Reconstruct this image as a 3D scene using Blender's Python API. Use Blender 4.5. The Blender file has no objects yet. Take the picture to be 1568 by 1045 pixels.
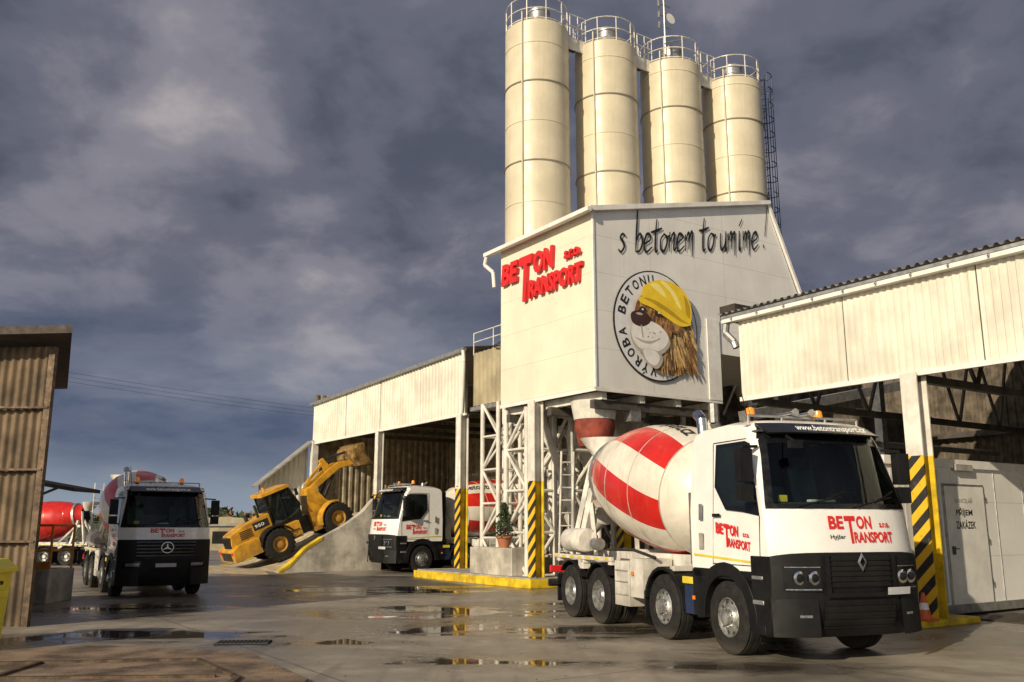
import bpy, bmesh, math, random
from mathutils import Vector, Matrix, noise
random.seed(7)
S=bpy.context.scene
rad=math.radians
# ------------------------------------------------------------------ materials
MATS={}
def nd(nt,t,**k):
    n=nt.nodes.new(t)
    for a,b in k.items(): setattr(n,a,b)
    return n
def mth(nt,op,a,b=None,c=None,clamp=False):
    n=nt.nodes.new('ShaderNodeMath'); n.operation=op; n.use_clamp=clamp
    for i,x in enumerate((a,b,c)):
        if x is None: continue
        if isinstance(x,(int,float)): n.inputs[i].default_value=x
        else: nt.links.new(x,n.inputs[i])
    return n.outputs[0]
def mixc(nt,f,a,b,mode='MIX'):
    n=nt.nodes.new('ShaderNodeMix'); n.data_type='RGBA'; n.blend_type=mode
    for i,x in ((0,f),(6,a),(7,b)):
        if isinstance(x,(int,float)): n.inputs[i].default_value=x
        elif isinstance(x,tuple): n.inputs[i].default_value=(x+(1,))[:4]
        else: nt.links.new(x,n.inputs[i])
    return n.outputs[2]
def sstep(nt,v,a,b,lo=0,hi=1):
    n=nt.nodes.new('ShaderNodeMapRange'); n.interpolation_type='SMOOTHSTEP'
    nt.links.new(v,n.inputs[0])
    for i,x in zip((1,2,3,4),(a,b,lo,hi)): n.inputs[i].default_value=x
    return n.outputs[0]
def noi(nt,vec,scale,detail=5,rough=.55,dist=0):
    n=nt.nodes.new('ShaderNodeTexNoise'); n.inputs['Scale'].default_value=scale
    n.inputs['Detail'].default_value=detail; n.inputs['Roughness'].default_value=rough
    n.inputs['Distortion'].default_value=dist
    nt.links.new(vec,n.inputs['Vector']); return n.outputs['Fac']
def mapv(nt,vec,sc=(1,1,1),rot=(0,0,0),loc=(0,0,0)):
    n=nt.nodes.new('ShaderNodeMapping'); nt.links.new(vec,n.inputs[0])
    n.inputs['Scale'].default_value=sc; n.inputs['Rotation'].default_value=rot; n.inputs['Location'].default_value=loc
    return n.outputs[0]
def mat(name,col,rough=.5,metal=0,var=.12,scale=2.5,bump=0,bscale=40,zdirt=None,dirt=(.12,.10,.08),streak=0,lines=None,coat=0,spec=.5,emit=0):
    m=bpy.data.materials.new(name); m.use_nodes=True; nt=m.node_tree
    b=nt.nodes['Principled BSDF']; tc=nd(nt,'ShaderNodeTexCoord'); o=tc.outputs['Object']
    n1=noi(nt,o,scale,6,.6)
    dark=tuple(c*(1-var*1.6) for c in col); light=tuple(min(1,c*(1+var*.6)) for c in col)
    f=sstep(nt,n1,.3,.7)
    c=mixc(nt,f,dark,light)
    if streak>0:
        n2=noi(nt,mapv(nt,o,(5,5,.35)),1.6,5,.6)
        c=mixc(nt,mth(nt,'MULTIPLY',sstep(nt,n2,.5,.78),streak),c,dirt)
    if lines:
        sep=nd(nt,'ShaderNodeSeparateXYZ'); nt.links.new(o,sep.inputs[0])
        for ax,per,w in lines:
            fr=mth(nt,'FRACT',mth(nt,'DIVIDE',mth(nt,'ADD',sep.outputs[ax],100.013),per))
            l=mth(nt,'LESS_THAN',fr,w/per)
            c=mixc(nt,mth(nt,'MULTIPLY',l,.40),c,tuple(x*.3 for x in col))
    if zdirt is not None:
        sep=nd(nt,'ShaderNodeSeparateXYZ'); nt.links.new(o,sep.inputs[0])
        zz=mth(nt,'ADD',sep.outputs[2],mth(nt,'MULTIPLY',noi(nt,o,4,6,.7),zdirt*.8))
        c=mixc(nt,sstep(nt,zz,zdirt*.7,zdirt*1.6,.6,0),c,dirt)
    nt.links.new(c,b.inputs['Base Color'])
    r=sstep(nt,noi(nt,o,scale*3,4),.3,.7,max(0,rough-.07),min(1,rough+.1))
    nt.links.new(r,b.inputs['Roughness'])
    b.inputs['Metallic'].default_value=metal
    b.inputs['Specular IOR Level'].default_value=spec
    if coat: b.inputs['Coat Weight'].default_value=coat; b.inputs['Coat Roughness'].default_value=.08
    if emit:
        b.inputs['Emission Color'].default_value=col+(1,); b.inputs['Emission Strength'].default_value=emit
    if bump:
        bn=nd(nt,'ShaderNodeBump'); bn.inputs['Strength'].default_value=bump; bn.inputs['Distance'].default_value=.02
        nt.links.new(noi(nt,o,bscale,5),bn.inputs['Height']); nt.links.new(bn.outputs[0],b.inputs['Normal'])
    MATS[name]=m; return m
mat('panel_cream',(.72,.665,.53),.45,var=.05,scale=.7,lines=[(2,1.15,.016)],streak=.14,dirt=(.4,.34,.25))
mat('panel_grey',(.76,.74,.70),.45,var=.06,scale=.7,lines=[(2,1.15,.016),(0,3.3,.016)],streak=.16,dirt=(.38,.34,.28))
mat('trim_white',(.74,.72,.67),.4,var=.08,streak=.15,dirt=(.3,.25,.18))
mat('steel_white',(.68,.65,.58),.45,var=.15,streak=.3,dirt=(.25,.18,.12))
mat('cladding_white',(.66,.63,.53),.5,var=.12,scale=1,streak=.45,dirt=(.34,.28,.19))
mat('cladding_beige',(.36,.31,.20),.6,var=.2,scale=1,streak=.4,dirt=(.2,.15,.09))
mat('cladding_rust',(.155,.108,.064),.75,var=.4,scale=1.2,streak=.9,dirt=(.042,.026,.017))
mat('silo_paint',(.60,.535,.395),.42,var=.10,scale=.6,streak=.42,dirt=(.40,.34,.24))
mat('silo_band',(.22,.20,.16),.6)
mat('roof_dark',(.045,.032,.025),.7,var=.3)
mat('roof_sheet',(.30,.29,.27),.5,var=.2)
mat('dark_inside',(.012,.011,.010),.7,var=.3,spec=.2)
mat('dark_steel',(.08,.07,.06),.6,var=.3)
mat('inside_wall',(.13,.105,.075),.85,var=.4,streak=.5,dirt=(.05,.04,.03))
mat('hall_planks',(.30,.25,.17),.8,var=.3,streak=.6,dirt=(.10,.08,.05))
mat('concrete',(.36,.34,.30),.8,var=.25,bump=.3,streak=.4,dirt=(.14,.12,.10))
mat('concrete_light',(.50,.46,.39),.75,var=.3,scale=1.3,bump=.3,streak=.55,dirt=(.2,.17,.13))
mat('sand',(.50,.41,.27),.95,var=.3,bump=.6,bscale=15)
mat('yellow',(.72,.49,.02),.5,var=.28,streak=.45,dirt=(.2,.14,.06))
mat('orange_rail',(.62,.24,.03),.6,var=.3)
mat('loader_yellow',(.62,.32,.022),.45,var=.24,scale=2,streak=.35,zdirt=1.3,dirt=(.16,.11,.06),coat=.15)
mat('bucket_steel',(.30,.18,.06),.55,.2,var=.45,scale=3,streak=.5,dirt=(.10,.07,.05))
mat('black_plastic',(.0085,.0085,.0095),.55,var=.3,zdirt=.22,dirt=(.035,.032,.028),spec=.28)
mat('black_gloss',(.007,.007,.008),.2,var=.2,coat=.2,spec=.4)
mat('cab_interior',(.05,.055,.058),.8,var=.2)
mat('seat_cloth',(.10,.13,.13),.9,var=.2)
mat('tyre',(.018,.017,.016),.85,var=.3,bump=.3,scale=8,zdirt=.2,dirt=(.07,.06,.05),spec=.3)
mat('rim',(.50,.50,.48),.35,.75,var=.35,scale=9)
mat('rim_dark',(.03,.03,.03),.6)
mat('truck_white',(.80,.785,.75),.22,var=.04,streak=.08,zdirt=1.05,dirt=(.35,.31,.26),coat=.6)
mat('frame_white',(.66,.63,.57),.45,var=.22,streak=.5,zdirt=.9,dirt=(.22,.19,.15))
mat('drum_white',(.74,.69,.59),.35,var=.14,scale=1.2,streak=.4,dirt=(.42,.36,.27),coat=.3)
mat('drum_red',(.58,.018,.012),.33,var=.14,scale=1.2,streak=.3,dirt=(.38,.14,.09),coat=.3)
mat('text_red',(.62,.018,.018),.4,var=.05)
mat('text_black',(.015,.015,.015),.5,var=.05)
mat('text_white',(.8,.8,.8),.5,var=.02)
mat('chrome',(.6,.6,.6),.18,1,var=.05)
mat('galvanised',(.42,.42,.41),.42,.7,var=.2,scale=6)
mat('chassis',(.030,.028,.027),.6,var=.3,zdirt=.8,dirt=(.09,.08,.07),spec=.3)
mat('tank_blue',(.02,.035,.08),.3,var=.2,coat=.4)
mat('rubber_red',(.26,.05,.03),.8,var=.3)
mat('beacon',(.9,.28,.02),.25,var=.05,emit=.15)
mat('reflector',(.7,.55,.05),.3)
mat('amber',(.7,.2,.02),.3)
mat('blue_steel',(.06,.08,.13),.5,.3)
mat('plate',(.50,.51,.53),.5)
mat('lamp_glass',(.42,.44,.47),.12,.6,var=.3,scale=20)
mat('logo_disc',(.72,.72,.73),.5,var=.06)
mat('logo_grey',(.42,.42,.44),.5,var=.3)
mat('mane_a',(.46,.27,.09),.7,var=.3,scale=6); mat('mane_b',(.66,.44,.19),.7,var=.25,scale=6); mat('mane_c',(.22,.11,.045),.7,var=.3,scale=6)
mat('lion_face',(.22,.09,.035),.7,var=.35,scale=5); mat('muzzle',(.80,.77,.72),.7,var=.08); mat('muzzle_shade',(.46,.41,.37),.7,var=.1)
mat('helmet',(.90,.62,.02),.3,var=.08,coat=.5); mat('helmet_shade',(.55,.34,.015),.4,var=.1); mat('helmet_light',(.98,.84,.25),.3,var=.05)
mat('nose',(.06,.025,.02),.5); mat('cheek',(.40,.20,.08),.7,var=.3,scale=5)
mat('leaf',(.05,.085,.025),.7,var=.4); mat('leaf_dark',(.03,.05,.018),.8,var=.4)
mat('terracotta',(.40,.15,.07),.8); mat('cone_orange',(.65,.12,.03),.5)
mat('grate',(.05,.05,.05),.5,.5)
mat('bin_yellow',(.80,.68,.02),.4,var=.06)
mat('old_slab',(.22,.155,.105),.75,var=.45,scale=1.5,bump=.7,bscale=25)
mat('rust_steel',(.12,.08,.05),.6,.4,var=.4,scale=6)
def glassmats():
    m=mat('cab_glass',(.010,.014,.014),.04,var=.2,spec=.5)
    b=m.node_tree.nodes['Principled BSDF']
    for l in list(m.node_tree.links):
        if l.to_node==b and l.to_socket.name=='Roughness': m.node_tree.links.remove(l)
    b.inputs['Roughness'].default_value=.03
    m=bpy.data.materials.new('windscreen_glass'); m.use_nodes=True; nt=m.node_tree; nt.nodes.remove(nt.nodes['Principled BSDF'])
    t=nd(nt,'ShaderNodeBsdfTransparent'); t.inputs[0].default_value=(.68,.80,.77,1)
    gl=nd(nt,'ShaderNodeBsdfGlossy'); gl.inputs['Roughness'].default_value=.015; gl.inputs[0].default_value=(.9,.95,.95,1)
    fr=nd(nt,'ShaderNodeFresnel'); fr.inputs[0].default_value=1.45
    mx=nd(nt,'ShaderNodeMixShader'); nt.links.new(fr.outputs[0],mx.inputs[0]); nt.links.new(t.outputs[0],mx.inputs[1]); nt.links.new(gl.outputs[0],mx.inputs[2])
    nt.links.new(mx.outputs[0],nt.nodes['Material Output'].inputs[0]); MATS['windscreen_glass']=m
glassmats()
def hazard():
    m=bpy.data.materials.new('hazard_stripes'); m.use_nodes=True; nt=m.node_tree; b=nt.nodes['Principled BSDF']
    tc=nd(nt,'ShaderNodeTexCoord'); sep=nd(nt,'ShaderNodeSeparateXYZ'); nt.links.new(tc.outputs['Object'],sep.inputs[0])
    v=mth(nt,'SUBTRACT',sep.outputs[2],mth(nt,'MULTIPLY',mth(nt,'SUBTRACT',sep.outputs[0],sep.outputs[1]),1.0))
    fr=mth(nt,'FRACT',mth(nt,'DIVIDE',mth(nt,'ADD',v,100),.42))
    c=mixc(nt,mth(nt,'LESS_THAN',fr,.5),(.74,.44,.02),(.02,.02,.02))
    d=sstep(nt,noi(nt,tc.outputs['Object'],6,6,.7),.55,.75,0,.6)
    c=mixc(nt,d,c,(.12,.10,.07)); nt.links.new(c,b.inputs['Base Color']); b.inputs['Roughness'].default_value=.5
    MATS['hazard_stripes']=m
hazard()
# ------------------------------------------------------------------ mesh builder
def empty(name,loc=(0,0,0),rot=(0,0,0),sc=1):
    o=bpy.data.objects.new(name,None); S.collection.objects.link(o)
    o.location=loc; o.rotation_euler=rot; o.scale=(sc,)*3; return o
class MB:
    def __init__(s): s.v=[];s.f=[];s.m=[];s.mats=[]
    def mi(s,n):
        if n not in s.mats: s.mats.append(n)
        return s.mats.index(n)
    def add(s,vs,fs,m):
        b=len(s.v); s.v+= [tuple(x) for x in vs]; k=s.mi(m) if isinstance(m,str) else None
        for i,f in enumerate(fs):
            s.f.append([b+j for j in f]); s.m.append(k if k is not None else s.mi(m[i]))
    def box(s,x0,x1,y0,y1,z0,z1,m):
        vs=[(x,y,z) for x in (x0,x1) for y in (y0,y1) for z in (z0,z1)]
        s.add(vs,[(0,1,3,2),(4,6,7,5),(0,4,5,1),(2,3,7,6),(0,2,6,4),(1,5,7,3)],m)
    def beam(s,p0,p1,w,h,m,up=(0,0,1)):
        p0=Vector(p0);p1=Vector(p1);d=(p1-p0).normalized();u=Vector(up)
        if abs(d.dot(u))>.98:u=Vector((1,0,0))
        a=d.cross(u).normalized()*w/2;b=a.cross(d).normalized()*h/2
        vs=[p+q for p in (p0,p1) for q in (-a-b,a-b,a+b,-a+b)]
        s.add(vs,[(0,1,2,3),(7,6,5,4),(0,4,5,1),(1,5,6,2),(2,6,7,3),(3,7,4,0)],m)
    def lathe(s,prof,o,ax,m,seg=24,cap=True):
        o=Vector(o);ax=Vector(ax).normalized();u=Vector((0,0,1)) if abs(ax.z)<.9 else Vector((1,0,0))
        a=ax.cross(u).normalized();b=ax.cross(a)
        vs=[];fs=[]
        for r,t in prof:
            for i in range(seg):
                th=2*math.pi*i/seg; vs.append(o+ax*t+(a*math.cos(th)+b*math.sin(th))*r)
        for k in range(len(prof)-1):
            for i in range(seg):
                j=(i+1)%seg; fs.append((k*seg+i,k*seg+j,(k+1)*seg+j,(k+1)*seg+i))
        if cap:
            fs.append(tuple(range(seg))); fs.append(tuple((len(prof)-1)*seg+i for i in range(seg)))
        s.add(vs,fs,m)
    def cyl(s,p0,p1,r,m,seg=10,r1=None):
        p0=Vector(p0);p1=Vector(p1);L=(p1-p0).length
        s.lathe([(r,0),(r if r1 is None else r1,L)],p0,p1-p0,m,seg)
    def pipe(s,pts,r,m,seg=8):
        for a,b in zip(pts,pts[1:]): s.cyl(a,b,r,m,seg)
    def prism(s,prof,t0,t1,m,axis='y'):
        n=len(prof)
        def P(a,b,t):
            return {'y':(a,t,b),'x':(t,a,b),'z':(a,b,t)}[axis]
        vs=[P(a,b,t0) for a,b in prof]+[P(a,b,t1) for a,b in prof]
        fs=[tuple(range(n)),tuple(range(2*n-1,n-1,-1))]+[(i,(i+1)%n,n+(i+1)%n,n+i) for i in range(n)]
        s.add(vs,fs,m)
    def grid(s,fn,us,vs_,m,close=False):
        vs=[fn(u,v) for u in us for v in vs_]; nv=len(vs_); fs=[]
        for i in range(len(us)-1):
            for j in range(nv-1): fs.append((i*nv+j,i*nv+j+1,(i+1)*nv+j+1,(i+1)*nv+j))
        s.add(vs,fs,m)
    def corr(s,p0,p1,z0,z1,pitch,depth,m,z0b=None,z1b=None,style='trap'):
        p0=Vector((p0[0],p0[1]));p1=Vector((p1[0],p1[1]));L=(p1-p0).length;d=(p1-p0)/L;n=Vector((-d.y,d.x))
        z0b=z0 if z0b is None else z0b; z1b=z1 if z1b is None else z1b
        pat=[(0,0),(.35,0),(.5,1),(.85,1)] if style=='trap' else [(i/8,.5-.5*math.cos(2*math.pi*i/8)) for i in range(8)]
        pts=[];k=0
        while k*pitch<L:
            for a,b in pat:
                t=(k+a)*pitch
                if t<=L: pts.append((t,b*depth))
            k+=1
        pts.append((L,0)); vs=[];fs=[]
        for i,(t,h) in enumerate(pts):
            q=p0+d*t+n*h; f=t/L
            vs.append((q.x,q.y,z0+(z0b-z0)*f)); vs.append((q.x,q.y,z1+(z1b-z1)*f))
            if i: fs.append((2*i-2,2*i,2*i+1,2*i-1))
        s.add(vs,fs,m)
    def done(s,name,parent=None,bevel=0,smooth=None,loc=None,normals=True):
        me=bpy.data.meshes.new(name); me.from_pydata(s.v,[],s.f)
        for m in s.mats: me.materials.append(MATS[m])
        me.polygons.foreach_set('material_index',s.m)
        if normals:
            bm=bmesh.new(); bm.from_mesh(me); bmesh.ops.recalc_face_normals(bm,faces=bm.faces); bm.to_mesh(me); bm.free()
        if smooth is not None:
            me.shade_smooth(); me.set_sharp_from_angle(angle=rad(smooth))
        me.update()
        o=bpy.data.objects.new(name,me); S.collection.objects.link(o)
        if parent: o.parent=parent
        if bevel:
            b=o.modifiers.new('bevel','BEVEL'); b.width=bevel; b.segments=2; b.limit_method='ANGLE'; b.angle_limit=rad(35)
        return o
# ------------------------------------------------------------------ text
TC={}
def tmesh(s,bold=.02,shear=0):
    k=(s,bold,shear)
    if k in TC: return TC[k]
    c=bpy.data.curves.new('t','FONT'); c.body=s; c.offset=bold; c.shear=shear; c.resolution_u=3
    o=bpy.data.objects.new('t',c); S.collection.objects.link(o)
    dg=bpy.context.evaluated_depsgraph_get(); me=bpy.data.meshes.new_from_object(o.evaluated_get(dg))
    V=[v.co.copy() for v in me.vertices]; F=[tuple(p.vertices) for p in me.polygons]
    x0=min(v.x for v in V);x1=max(v.x for v in V);y0=min(v.y for v in V);y1=max(v.y for v in V)
    V=[((v.x-x0)/(x1-x0),(v.y-y0)/(y1-y0)) for v in V]
    bpy.data.objects.remove(o); bpy.data.meshes.remove(me)
    TC[k]=(V,F); return TC[k]
CONF=[None]
def text(mb,s,O,X,U,w,h,m,depth=0,bold=.02,shear=0):
    """fit text into w*h rectangle with lower-left O, axes X,U"""
    O=Vector(O);X=Vector(X).normalized();U=Vector(U).normalized();N=X.cross(U)
    V,F=tmesh(s,bold,shear)
    P=[O+X*(a*w)+U*(b*h)+N*depth for a,b in V]
    if CONF[0]: P=[CONF[0](p) for p in P]
    mb.add(P,F,m)
    if depth>0.02:
        cnt={}
        for f in F:
            for a,b in zip(f,f[1:]+f[:1]):
                cnt[(min(a,b),max(a,b))]=cnt.get((min(a,b),max(a,b)),0)+1
        vs=[];fs=[]
        for (a,b),c in cnt.items():
            if c==1:
                k=len(vs)
                for q,dd in ((a,depth),(b,depth),(b,0),(a,0)):
                    vs.append(O+X*(V[q][0]*w)+U*(V[q][1]*h)+N*dd)
                fs.append((k,k+1,k+2,k+3))
        mb.add(vs,fs,m)
def logo(mb,O,X,U,w,h,m='text_red',depth=0,bold=.035,shear=0,extra=None):
    O=Vector(O);X=Vector(X).normalized();U=Vector(U).normalized();N=X.cross(U)
    P=lambda a,b:O+X*(a*w)+U*(b*h)
    text(mb,'BE',P(0,.52),X,U,.225*w,.48*h,m,depth,bold,shear)
    text(mb,'ON',P(.43,.52),X,U,.24*w,.48*h,m,depth,bold,shear)
    text(mb,'T',P(.245,0),X,U,.17*w,1.0*h,m,depth,bold*.6,shear)
    text(mb,'RANSPORT',P(.365,.02),X,U,.635*w,.40*h,m,depth,bold,shear)
    text(mb,'s.r.o.',P(.80,.58),X,U,.18*w,.17*h,m,depth,bold,shear)
    if extra: text(mb,extra,P(0,.12),X,U,.23*w,.2*h,'text_black',0,.01)
# ================================================================== WORLD / SUN / CAMERA
el=rad(23); az=Vector((-.60,-.80,0)).normalized()
sd=Vector((az.x*math.cos(el),az.y*math.cos(el),math.sin(el)))
L=bpy.data.lights.new('sun','SUN'); L.energy=4.9; L.angle=rad(.6); L.color=(1,.86,.64)
lo=bpy.data.objects.new('sun',L); S.collection.objects.link(lo); lo.rotation_euler=sd.to_track_quat('Z','Y').to_euler(); lo.location=(-20,-20,30)
W=bpy.data.worlds.new('World'); S.world=W; W.use_nodes=True; nt=W.node_tree
bg=nt.nodes['Background']; bg.inputs[1].default_value=1.0
sky=nd(nt,'ShaderNodeTexSky',sky_type='NISHITA'); sky.sun_disc=False; sky.sun_elevation=el; sky.sun_rotation=math.atan2(sd.x,sd.y)
tc=nd(nt,'ShaderNodeTexCoord'); G=tc.outputs['Generated']
sep=nd(nt,'ShaderNodeSeparateXYZ'); nt.links.new(G,sep.inputs[0]); x,y,z=sep.outputs
zc=mth(nt,'ADD',mth(nt,'MAXIMUM',z,0),.30)
cb=nd(nt,'ShaderNodeCombineXYZ'); nt.links.new(mth(nt,'DIVIDE',x,zc),cb.inputs[0]); nt.links.new(mth(nt,'DIVIDE',y,zc),cb.inputs[1])
P=cb.outputs[0]
n1=noi(nt,mapv(nt,P,(1.0,1.25,1),rot=(0,0,.25),loc=(5.3,2.2,0)),2.1,6,.50,.2)
n2=noi(nt,mapv(nt,P,(1,1.2,1),loc=(1.7,8.1,2)),.8,3,.5,.1)
n4=noi(nt,mapv(nt,P,(1.2,1.0,1),loc=(2.4,1.1,0)),5.0,6,.58,.3)
nn=mth(nt,'ADD',mth(nt,'ADD',mth(nt,'MULTIPLY',n1,.48),mth(nt,'MULTIPLY',n2,.26)),mth(nt,'MULTIPLY',n4,.26))
nn=mth(nt,'ADD',nn,mth(nt,'MULTIPLY',sstep(nt,x,.35,-.45),.008))
nrm=nd(nt,'ShaderNodeVectorMath',operation='NORMALIZE'); nt.links.new(G,nrm.inputs[0])
for dx,dy,dz,rd,am in ((-.33,.93,.44,.11,.030),(-.48,.94,.38,.12,.012),(-.46,.97,.25,.10,.050),(-.24,.97,.23,.08,.060),(-.16,.98,.17,.09,.07),(.45,.94,.33,.14,.05),(-.60,.92,.30,.10,.01)):
    dv=Vector((dx,dy,dz)).normalized()
    dt=nd(nt,'ShaderNodeVectorMath',operation='DOT_PRODUCT'); nt.links.new(nrm.outputs[0],dt.inputs[0]); dt.inputs[1].default_value=dv
    nn=mth(nt,'ADD',nn,sstep(nt,dt.outputs['Value'],math.cos(rd*1.7),1.0,0,am))
ramp=nd(nt,'ShaderNodeValToRGB'); nt.links.new(nn,ramp.inputs[0]); e=ramp.color_ramp.elements; ramp.color_ramp.interpolation='EASE'
e[0].position=.38; e[0].color=(.062,.072,.106,1); e[1].position=.72; e[1].color=(.44,.40,.41,1)
q=e.new(.46); q.color=(.088,.098,.138,1); q=e.new(.53); q.color=(.135,.142,.188,1); q=e.new(.61); q.color=(.23,.225,.27,1)
hz=sstep(nt,z,.30,.10)
n3=noi(nt,mapv(nt,G,(2,2,8)),1.7,6,.55,.2)
blue=mixc(nt,sstep(nt,n3,.42,.66),(.062,.098,.178),(.20,.235,.31))
c=mixc(nt,mth(nt,'MULTIPLY',hz,.70),ramp.outputs[0],blue)
c=mixc(nt,sstep(nt,z,.10,.0),c,(.28,.33,.40))
skc=mixc(nt,1.0,sky.outputs[0],(.11,.11,.11),'MULTIPLY')
fill_sky=sstep(nt,mth(nt,'ADD',mth(nt,'MULTIPLY',x,-.45),mth(nt,'MULTIPLY',y,-.9)),-.15,.5)  # brighter sky added behind the camera, out of view, as fill light
fill_sky=mth(nt,'MULTIPLY',fill_sky,sstep(nt,z,.62,.30,.12,1))
c=mixc(nt,mth(nt,'MULTIPLY',fill_sky,.9),c,mixc(nt,.5,skc,(.72,.71,.70)))
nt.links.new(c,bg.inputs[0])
cam=bpy.data.cameras.new('camera'); co=bpy.data.objects.new('camera',cam); S.collection.objects.link(co)
co.location=(0,0,1.85); co.rotation_euler=(rad(90+11.6),0,0); cam.lens=31.57; cam.sensor_width=36; cam.clip_end=3000; cam.clip_start=.1
S.camera=co
S.view_settings.view_transform='Standard'; S.view_settings.look='None'; S.view_settings.exposure=0
# ================================================================== GROUND
def ground():
    m=bpy.data.materials.new('wet_concrete_yard'); m.use_nodes=True; nt=m.node_tree; b=nt.nodes['Principled BSDF']
    tc=nd(nt,'ShaderNodeTexCoord'); o=tc.outputs['Object']
    big=noi(nt,mapv(nt,o,(.55,1,1),rot=(0,0,rad(-12))),.33,6,.6,.6)
    fine=noi(nt,o,2.2,8,.65); vf=noi(nt,o,30,4,.6)
    base=mixc(nt,sstep(nt,fine,.3,.7),(.24,.212,.170),(.36,.322,.262))
    wet=sstep(nt,mth(nt,'ADD',big,mth(nt,'MULTIPLY',fine,.22)),.50,.70)
    base=mixc(nt,mth(nt,'MULTIPLY',wet,.65),base,(.105,.090,.073))
    tr=noi(nt,mapv(nt,o,(2.4,.18,1),rot=(0,0,rad(16))),1.0,4,.6,.4)
    base=mixc(nt,sstep(nt,tr,.50,.70,0,.45),base,(.10,.088,.074))
    r=mapv(nt,o,rot=(0,0,rad(-34)),loc=(1.3,.7,0)); sep=nd(nt,'ShaderNodeSeparateXYZ'); nt.links.new(r,sep.inputs[0])
    jit=mth(nt,'MULTIPLY',mth(nt,'SUBTRACT',fine,.5),.06)
    j=None
    for ax,per in ((0,6.0),(1,5.0)):
        fr=mth(nt,'FRACT',mth(nt,'DIVIDE',mth(nt,'ADD',mth(nt,'ADD',sep.outputs[ax],jit),300),per))
        l=mth(nt,'LESS_THAN',fr,.035/per); j=l if j is None else mth(nt,'MAXIMUM',j,l)
    base=mixc(nt,mth(nt,'MULTIPLY',j,.75),base,(.06,.05,.042))
    base=mixc(nt,sstep(nt,vf,.62,.70,0,.35),base,(.10,.09,.075))
    pn=noi(nt,mapv(nt,o,(.5,1.0,1),rot=(0,0,rad(8)),loc=(4,2,0)),.75,8,.62,.6)
    so=nd(nt,'ShaderNodeSeparateXYZ'); nt.links.new(o,so.inputs[0])
    def spot(cx,cy,rx,ry):
        a=mth(nt,'DIVIDE',mth(nt,'SUBTRACT',so.outputs[0],cx),rx); c=mth(nt,'DIVIDE',mth(nt,'SUBTRACT',so.outputs[1],cy),ry)
        d=mth(nt,'SQRT',mth(nt,'ADD',mth(nt,'MULTIPLY',a,a),mth(nt,'MULTIPLY',c,c)))
        return sstep(nt,d,1.9,0,0,.27)
    sp=None
    for s_ in ((-6.2,15.9,2.8,.8),(-1.8,20.5,2.4,1.5),(-.3,12.9,1.4,.6),(1.3,21.0,2.0,2.2),(.3,17.0,2.8,1.7),(2.7,12.6,1.5,.6),(-8.3,21,1.6,1.2),(-4.5,27,3,2),(-2.2,15.0,1.3,.6)):
        v=spot(*s_); sp=v if sp is None else mth(nt,'MAXIMUM',sp,v)
    pv=mth(nt,'ADD',mth(nt,'ADD',pn,sp),mth(nt,'MULTIPLY',fine,.12))
    pud=sstep(nt,pv,.75,.80); damp=sstep(nt,pv,.58,.76)
    base=mixc(nt,mth(nt,'MULTIPLY',damp,.68),base,(.085,.072,.058))
    base=mixc(nt,mth(nt,'MULTIPLY',pud,.8),base,(.05,.043,.035))
    cs=sstep(nt,noi(nt,mapv(nt,o,(.7,1,1)),1.5,8,.7,1.2),.58,.68)
    base=mixc(nt,mth(nt,'MULTIPLY',mth(nt,'MULTIPLY',cs,mth(nt,'SUBTRACT',1,damp)),.45),base,(.48,.44,.37))
    nt.links.new(base,b.inputs['Base Color'])
    ro=mth(nt,'SUBTRACT',.54,mth(nt,'MULTIPLY',wet,.20)); ro=mth(nt,'SUBTRACT',ro,mth(nt,'MULTIPLY',damp,.22))
    ro=mth(nt,'MULTIPLY',ro,mth(nt,'SUBTRACT',1,mth(nt,'MULTIPLY',pud,.90)))
    nt.links.new(ro,b.inputs['Roughness'])
    bn=nd(nt,'ShaderNodeBump'); bn.inputs['Distance'].default_value=.03
    nt.links.new(mth(nt,'MULTIPLY',mth(nt,'SUBTRACT',1,mth(nt,'MULTIPLY',pud,.97)),.32),bn.inputs['Strength'])
    nt.links.new(mth(nt,'ADD',mth(nt,'MULTIPLY',vf,.4),fine),bn.inputs['Height']); nt.links.new(bn.outputs[0],b.inputs['Normal'])
    MATS['ground']=m
    g=MB(); g.add([(-1200,-300,0),(1200,-300,0),(1200,1800,0),(-1200,1800,0)],[(0,1,2,3)],'ground'); g.done('ground')
ground()
r_=empty('weighbridge'); g=MB()
poly=[(-9.2,12.9),(-6.5,14.55),(-3.85,13.75),(-2.45,11.4),(-2.2,7.5),(-9.5,7.5)]
g.prism(poly,-.05,.045,'old_slab','z'); g.done('slab',r_,bevel=.01)
g=MB()
for a,b in (((-8.6,12.3),(-4.3,12.9)),((-4.3,12.9),(-3.3,11.4)),((-3.3,11.4),(-3.0,8)),((-8.4,11.2),(-3.6,11.5)),((-6.3,12.6),(-6.1,8))):
    g.beam((a[0],a[1],.055),(b[0],b[1],.055),.07,.04,'rust_steel')
g.done('steel_edge',r_)
r_=empty('drain_grate',(-4.3,15.05,0),(0,0,rad(5))); g=MB()
g.box(-.42,.42,-.2,.2,0,.012,'dark_inside')
for i in range(13): g.box(-.4+i*.064,-.37+i*.064,-.18,.18,.012,.03,'grate')
g.box(-.42,.42,.18,.21,.012,.03,'grate'); g.box(-.42,.42,-.21,-.18,.012,.03,'grate'); g.done('bars',r_)
g=MB()
for i in range(600):
    x_=random.uniform(-8,7); y_=random.uniform(9,27); s_=random.uniform(.005,.015)
    g.add([(x_-s_,y_,0.001),(x_,y_-s_,0.001),(x_+s_,y_,0.001),(x_,y_+s_,0.001),(x_,y_,s_*.9)],[(0,1,4),(1,2,4),(2,3,4),(3,0,4)],random.choice(['old_slab','dark_steel']))
g.done('gravel_crumbs')
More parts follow.
